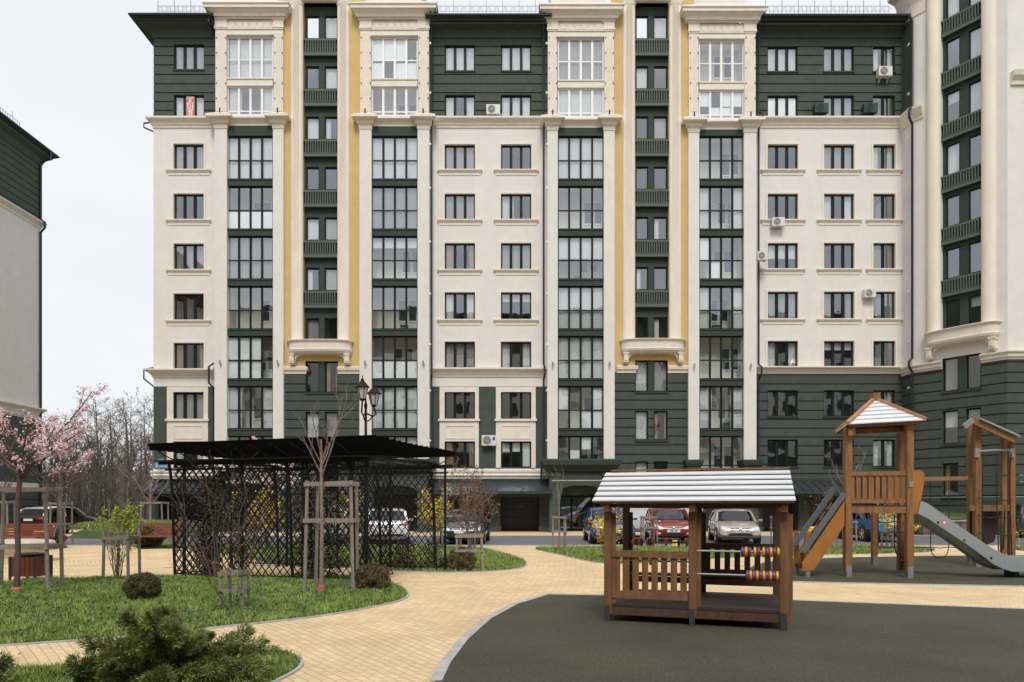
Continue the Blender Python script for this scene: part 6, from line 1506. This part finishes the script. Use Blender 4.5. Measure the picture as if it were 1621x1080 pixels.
# cherries
def cherry(label, loc, h, hf, r, seed, W=1.6, n=9, dens=5, size=.028, extra=()):
    rr = random.Random(seed); t = thing('cherry_tree', label, 'tree', tuple(loc), 'blossoming cherry trees')
    b = MB(); b.tube([(0, 0, -.05), (.03, 0, hf*.35), (.0, .02, hf*.7), (.06, 0, hf)], [r*1.2, r, r*.92, r*.9], 10); b.local('trunk', 'bark_cherry', t, True)
    c = MB(); tips = []
    for k in range(n):
        a = k*2.4+rr.random(); el = rr.uniform(.4, 1.3)
        grow(c, Vector((.06, 0, hf-.03+.02*k)), (math.cos(a), math.sin(a), el), W*rr.uniform(.75, 1.1), r*.5, 3, rr, .5, 5, 3, .03, .10, tips, .003, .55)
    for dv, L in extra: grow(c, Vector((.06, 0, hf)), dv, L, r*.45, 2, rr, .4, 6, 5, .02, .04, tips, .003, .3)
    c.local('crown', 'bark_cherry', t)
    cs = np.array([tuple(p) for p in tips]); keep = nrg.random(len(cs)) < .75; cs = cs[keep]
    cs = np.repeat(cs, dens, 0)+nrg.normal(size=(len(cs)*dens, 3))*.035
    fastmesh('blossom', leaves(cs, size, nrg, asp=.9), 4, ['blossom'], t)
    b = MB(); b.lathe((0, 0, 0), [(r*1.7, 0), (r*1.8, .12), (r*1.3, .14)], 12); b.local('trunk_guard', 'terracotta', t, True)
    lf = cs[nrg.random(len(cs)) < .012]; fastmesh('foliage', leaves(lf+.02, .03, nrg), 4, ['young_leaf'], t)
    return t
c = G(26, 942)
cherry('pink blossoming cherry tree with ringed bark at the left edge', c, 3.6, Z(757, c.y), .045, 21, 1.15, 12, 5, .017, extra=(((1.1, 0, 1.25), 2.0), ((1.0, .1, .12), 1.15), ((.9, -.2, .45), 1.1), ((-.9, .3, .9), 1.6)))
c = fpos(420, 26)
cherry('pale pink cherry tree blooming behind the pergola', c, 3.6, 2.2, .06, 22, 1.5, 9, 4, .035, extra=(((-.4, 0, 1.2), 1.9), ((.9, 0, 1), 1.6)))
# shrubs
def ball(label, cat, px, ybase, rx, rz, seed, mt='box_leaf', n=9000, size=.014, twigs=True, name='shrub', group='rounded shrubs in the lawns', irregular=.08):
    c = G(px, ybase); rr = np.random.default_rng(seed); t = thing(name, label, cat, tuple(c), group)
    v = rr.normal(size=(n, 3)); v /= np.linalg.norm(v, axis=1)[:, None]; rad = 1-abs(rr.normal(size=n))*.13
    wob = 1+irregular*np.sin(v[:, 0]*5+seed)*np.sin(v[:, 2]*6+1)+irregular*.6*np.sin(v[:, 1]*9)
    p = v*(rad*wob)[:, None]*np.array([rx, rx, rz])+np.array([0, 0, rz*.98]); p = p[p[:, 2] > .01]
    fastmesh('foliage', leaves(p, size, rr), 4, [mt], t)
    b = MB(); r2 = random.Random(seed)
    for k in range(9): a = k*.7; b.tube([(0, 0, 0), (math.cos(a)*rx*.35, math.sin(a)*rx*.35, rz*.9), (math.cos(a)*rx*.7, math.sin(a)*rx*.7, rz*1.5)], [.015, .01, .004], 4)
    for k in range(60):
        a = r2.uniform(0, 6.28); e = r2.uniform(-.2, 1.4); q = Vector((math.cos(a)*math.cos(e)*rx, math.sin(a)*math.cos(e)*rx, rz+math.sin(e)*rz)); b.tube([q*.6+zz_(rz*.3), q*.98, q*1.05], .003, 3)
    b.local('stem', 'bark', t)
    return t
ball('dark clipped boxwood ball on the front lawn', 'shrub', 226, 951, .285, .235, 31, 'box_leaf', 13000, .013)
ball('olive brown rounded shrub at the foot of the pergola corner', 'shrub', 589, 935, .33, .25, 32, 'box_leaf_brown', 9000, .014, irregular=.14)
ball('olive brown shrub in the lawn right of the pergola', 'shrub', 731, 904, .33, .28, 33, 'box_leaf_brown', 7000, .018, irregular=.16)
ball('small dark conifer tuft beside the brown shrub', 'shrub', 706, 901, .16, .17, 34, 'juniper', 2500, .02, irregular=.2)
ball('green shrub behind the red bench', 'shrub', 236, 867, .55, .42, 35, 'box_leaf', 4000, .04, irregular=.2)
ball('dark green shrub below the left bench', 'shrub', 82, 868, .4, .35, 36, 'box_leaf', 3000, .04, irregular=.25)
def twiggy(label, px, ybase, W, Hh, seed, leafmat, nst=14, dens=4, size=.03, name='shrub', mt='bark', depth=2, jit=.05, keep=.8, sp=.55, group='loose twiggy shrubs', d=None, minr=.003, rs=1):
    c = G(px, ybase) if d is None else fpos(px, d); rr = random.Random(seed); t = thing(name, label, 'shrub', tuple(c), group)
    b = MB(); tips = []
    for k in range(nst):
        a = k*2.4+rr.random(); s = rr.uniform(.1, 1)*sp; grow(b, (math.cos(a)*.06, math.sin(a)*.06, 0), (math.cos(a)*s*W/Hh*1.3, math.sin(a)*s*W/Hh*1.3, 1), Hh*rr.uniform(.7, 1.05), .010*rs if Hh < 2 else .016*rs, depth, rr, .5, 5, 3, .05, .09, tips, minr, .5)
    b.local('stem', mt, t)
    if leafmat:
        cs = np.array([tuple(p) for p in tips]); cs = cs[nrg.random(len(cs)) < keep]; cs = np.repeat(cs, dens, 0)+nrg.normal(size=(len(cs)*dens, 3))*jit
        fastmesh('foliage', leaves(cs, size, nrg), 4, [leafmat], t)
    return t
twiggy('tall twiggy shrub with dry brown leaves before the left pergola wall', 366, 966, .9, 1.75, 41, 'dry_leaf', 8, 2, .016, keep=.4, sp=1.0, jit=.03, depth=2, mt='bark_cherry', rs=.6)
twiggy('bushy hydrangea with dried brown flower heads right of the pergola', 748, 874, 1.2, 2.5, 42, 'dry_leaf', 20, 4, .035, keep=.8, sp=1.0, mt='bark_pale')
twiggy('thin shrub with fresh yellow green leaves in the short stake frame', 186, 917, .45, 1.2, 43, 'young_leaf', 12, 2, .018, keep=.6, sp=.5, mt='bark_pale')
twiggy('loose bush with fresh yellow green leaves left of the red bench', 190, 862, .9, 1.5, 44, 'young_leaf', 12, 3, .05, keep=.8, sp=.7)
FY = 'yellow forsythia bushes in bloom'
twiggy('yellow forsythia seen through the middle lattice bay', 415, 872, 1.2, 2.0, 51, 'forsythia', 14, 3, .035, name='forsythia', group=FY, sp=.7)
twiggy('yellow forsythia behind the corner posts of the pergola', 552, 868, .9, 2.0, 52, 'forsythia', 10, 2, .035, name='forsythia', group=FY, sp=.5)
twiggy('yellow forsythia at the right end of the pergola', 690, 868, 1.0, 1.9, 53, 'forsythia', 12, 3, .035, name='forsythia', group=FY, sp=.5)
twiggy('yellow forsythia in front of the deep blue crossover', 962, 886, .7, 1.25, 54, 'forsythia', 12, 3, .032, name='forsythia', group=FY, sp=.65)
twiggy('yellow forsythia in front of the bright sky blue crossover', 1418, 871, .9, 1.5, 55, 'forsythia', 13, 3, .035, name='forsythia', group=FY, sp=.7)
twiggy('pale forsythia twigs with few flowers at the right edge', 1612, 870, .5, .9, 56, 'forsythia', 8, 1, .03, name='forsythia', group=FY, sp=.7, keep=.3)
twiggy('brown leaved shrub against the garage left of the slide tower', 1305, 866, .6, 2.0, 57, 'dry_leaf', 8, 2, .04, keep=.5, sp=.5)
twiggy('bare climbing rose stems on the left pergola lattice', 340, 917, .9, 2.5, 58, 'dry_leaf', 6, 1, .02, name='climbing_plant', group='climbers on the pergola', sp=.4, keep=.3)
# ivy on pergola
def ivy(label, a, c, n, seed, spread, zm):
    r2 = np.random.default_rng(seed); t = thing('climbing_plant', label, 'climber', tuple(a), 'climbers on the pergola')
    k = r2.integers(0, 7, n); cen = r2.random((7, 1)); u = (cen[k, 0]+r2.normal(size=n)*spread); z = r2.random(n)**1.1*zm
    dv = np.array(c-a); p = u[:, None]*dv[None]; p[:, 1] += r2.normal(size=n)*.04; p[:, 2] = z+.05
    fastmesh('foliage', leaves(p, .028, r2), 4, ['ivy'], t)
    b = MB(); rr = random.Random(seed)
    for q in cen[:, 0]:
        st = Vector(dv)*float(q); b.tube([st+Vector((rr.gauss(0, .05), rr.gauss(0, .03), zm*i/6)) for i in range(7)], .010, 5)
    b.local('stem', 'bark', t)
ivy('dark wilted ivy covering the second lattice bay of the pergola', fr_n[0].lerp(fr_n[1], .5), fr_n[1]+dvr*.3, 5200, 3, .13, 2.2)
ivy('dark climber on the corner lattice bay behind the tall stakes', fr_n[2]+dvr*.2, fr_n[3]-dvr*.3, 3600, 4, .11, 1.9)
ivy('dark climber low on the right lattice bay', bk_n[2]+dvr*.3, bk_n[3], 1500, 6, .12, .7)
# junipers
def juniper(label, loc, R0, Hh, seed, nb=46, n=46000, colm='juniper', bias=0):
    rr = random.Random(seed); r2 = np.random.default_rng(seed); t = thing('juniper', label, 'conifer shrub', tuple(loc), 'spreading junipers in the near lawn')
    b = MB(); segs = []
    for k in range(nb):
        a = k*2.39996+rr.uniform(-.3, .3); up_ = rr.random()**1.6
        L = R0*rr.uniform(.5, 1.15)*(1-.25*up_); L *= (1+bias*math.cos(a)); q = Vector((0, 0, .05+.1*up_)); d = Vector((math.cos(a)*(1-.75*up_), math.sin(a)*(1-.75*up_), .25+Hh/R0*1.1*up_)).normalized(); pts = [q]
        for i in range(6): d = (d+Vector((rr.gauss(0, .10), rr.gauss(0, .10), -.05+rr.gauss(0, .05)))).normalized(); pts.append(pts[-1]+d*L/6)
        b.tube(pts, [.016, .014, .012, .010, .007, .005, .003], 4, cap=False)
        for i in range(1, 6):
            for s in range(3):
                dd = (pts[i+1]-pts[i]).normalized(); sd = Vector((rr.gauss(0, 1), rr.gauss(0, 1), rr.gauss(0, .5))); sd = (sd-dd*sd.dot(dd)).normalized(); e = pts[i]+(dd*.8+sd*.7).normalized()*L*.22*rr.uniform(.6, 1.2); segs.append((pts[i], e)); b.tube([pts[i], e], .003, 3, cap=False)
        segs += [(pts[i], pts[i+1]) for i in range(2, 6)]*2
    b.local('stem', 'bark', t)
    A = np.array([tuple(s[0]) for s in segs]); B = np.array([tuple(s[1]) for s in segs]); idx = r2.integers(0, len(segs), n); f = r2.random(n)**.7
    ax = B-A; ln = np.linalg.norm(ax, axis=1)[:, None]; ax = ax/ln
    p = A[idx]+(B-A)[idx]*f[:, None]*1.1; sp_ = (.035*(1.15-f))[:, None]; o = r2.normal(size=(n, 3))*sp_; p = p+o
    dr = ax[idx]*.8+o/np.maximum(1e-6, np.linalg.norm(o, axis=1)[:, None])*.55+r2.normal(size=(n, 3))*.15; dr /= np.linalg.norm(dr, axis=1)[:, None]
    L = (.022+.03*r2.random(n))[:, None]; w_ = np.cross(dr, r2.normal(size=(n, 3))); w_ /= np.linalg.norm(w_, axis=1)[:, None]; w_ *= .006
    v = np.stack([p-w_, p+w_, p+dr*L], 1); fastmesh('foliage', v, 3, [colm], t)
    return t
juniper('large spreading juniper in the near left foreground', Vector((-3.16, 6.15, 0)), .80, .30, 61, 46, 100000, bias=.18)
juniper('slender upright juniper shoot rising left in the foreground', Vector((-3.20, 6.35, 0)), .27, .74, 62, 20, 36000)
juniper('low brownish juniper cut off at the bottom left corner', Vector((-4.62, 5.8, 0)), .36, .2, 63, 24, 16000)
juniper('small juniper sprig on the lawn below the boxwood ball', G(262, 992), .22, .28, 64, 14, 9000)
# loose things: weeds, bare earth round the stems
for px, yb, r_ in ((366, 966, .3), (262, 990, .14), (508, 943, .16), (240, 868, .4)):
    c = G(px, yb); b = MB(); rr = random.Random(px); b.add([(c.x+r_*(1+rr.uniform(-.25, .25))*math.cos(a*R(20)), c.y+r_*1.1*(1+rr.uniform(-.25, .25))*math.sin(a*R(20)), .032) for a in range(18)], [tuple(range(18))])
    struct(b.build('soil_patch', 'soil', None, False, False), 'bare dark soil patch around a stem', 'soil')
poly = LAWNS['A'][0]; n = 1500; px = nrg.uniform(-11, -1.5, n); py = nrg.uniform(7.5, 15, n); ok = inpoly(px, py, poly); px = px[ok]; py = py[ok]
cs = np.stack([px, py, .05+.03*nrg.random(len(px))], 1); cs = np.repeat(cs, 7, 0)+nrg.normal(size=(len(cs)*7, 3))*np.array([.05, .05, .012])
mat('weed', (.12, .19, .075), .7, .25, 3)
o = fastmesh('weeds', leaves(cs, .026, nrg, asp=.45), 4, ['weed']); tag(o, 'broad leaved pale weeds scattered through the front lawn', 'weeds', None, 'stuff')

# fallen leaves and grit on the rubber and paving
n = 420; px = nrg.uniform(-6, 9, n); py = nrg.uniform(4, 16, n); ok = ~inpoly(px, py, LAWNS['A'][0]) & ~inpoly(px, py, LAWNS['E'][0]) & (abs(px) < py*.78); px = px[ok]; py = py[ok]
cs = np.stack([px, py, np.full(len(px), .026)], 1); lv = leaves(cs, .014, nrg); lv[:, :, 2] = .022+abs(lv[:, :, 2]-.026)*.5
tag(fastmesh('fallen_leaves', lv, 4, ['dry_leaf']), 'tiny dry leaves and crumbs scattered over paving and rubber', 'leaf litter', None, 'stuff')
# ================================================================ LIGHT AND CAMERA
sc = bpy.context.scene
w = bpy.data.worlds.new('World'); sc.world = w; w.use_nodes = True; nt = w.node_tree
bg = nt.nodes['Background']; sky = nt.nodes.new('ShaderNodeTexSky'); sky.sky_type = 'NISHITA'; sky.sun_disc = False
SE, SA = R(52), R(182)   # sun high, behind the camera
sky.sun_elevation = SE; sky.sun_rotation = SA; sky.dust_density = 3; sky.air_density = 1
tc = nt.nodes.new('ShaderNodeTexCoord'); n = nt.nodes.new('ShaderNodeTexNoise'); n.inputs['Scale'].default_value = 2.2; n.inputs['Detail'].default_value = 5
mp = nt.nodes.new('ShaderNodeMapping'); mp.inputs['Scale'].default_value = (1, 1, 3)
nt.links.new(tc.outputs['Generated'], mp.inputs[0]); nt.links.new(mp.outputs[0], n.inputs['Vector'])
r = nt.nodes.new('ShaderNodeValToRGB'); r.color_ramp.elements[0].color = (6.8, 6.98, 7.3, 1); r.color_ramp.elements[1].color = (7.6, 7.7, 7.85, 1)
r.color_ramp.elements[0].position = .3; r.color_ramp.elements[1].position = .7
nt.links.new(n.outputs['Fac'], r.inputs[0])
mx = nt.nodes.new('ShaderNodeMix'); mx.data_type = 'RGBA'; mx.inputs[0].default_value = .88
nt.links.new(sky.outputs[0], mx.inputs[6]); nt.links.new(r.outputs[0], mx.inputs[7]); nt.links.new(mx.outputs[2], bg.inputs[0])
bg.inputs[1].default_value = .1
sd = bpy.data.lights.new('sun', 'SUN'); sd.energy = 1.7; sd.angle = R(20); sd.color = (1, .96, .9)
so = bpy.data.objects.new('sun', sd); col.objects.link(so)
dirv = Vector((math.sin(SA)*math.cos(SE), math.cos(SA)*math.cos(SE), math.sin(SE)))
so.rotation_euler = dirv.to_track_quat('Z', 'Y').to_euler(); so.location = dirv*50
cd = bpy.data.cameras.new('camera'); cam = bpy.data.objects.new('camera', cd); col.objects.link(cam)
cam.location = (0, 0, EYE); cam.rotation_euler = (R(90), 0, 0)
cd.sensor_width = 36; cd.lens = F/1621*36; cd.shift_y = (HY-540)/1621; cd.clip_end = 3000; cd.clip_start = .1
sc.camera = cam
sc.view_settings.view_transform = 'Standard'; sc.view_settings.look = 'None'; sc.view_settings.gamma = 1; sc.view_settings.exposure = .45
sc.cycles.max_bounces = 8; sc.cycles.transparent_max_bounces = 12; sc.cycles.diffuse_bounces = 3; sc.cycles.glossy_bounces = 3
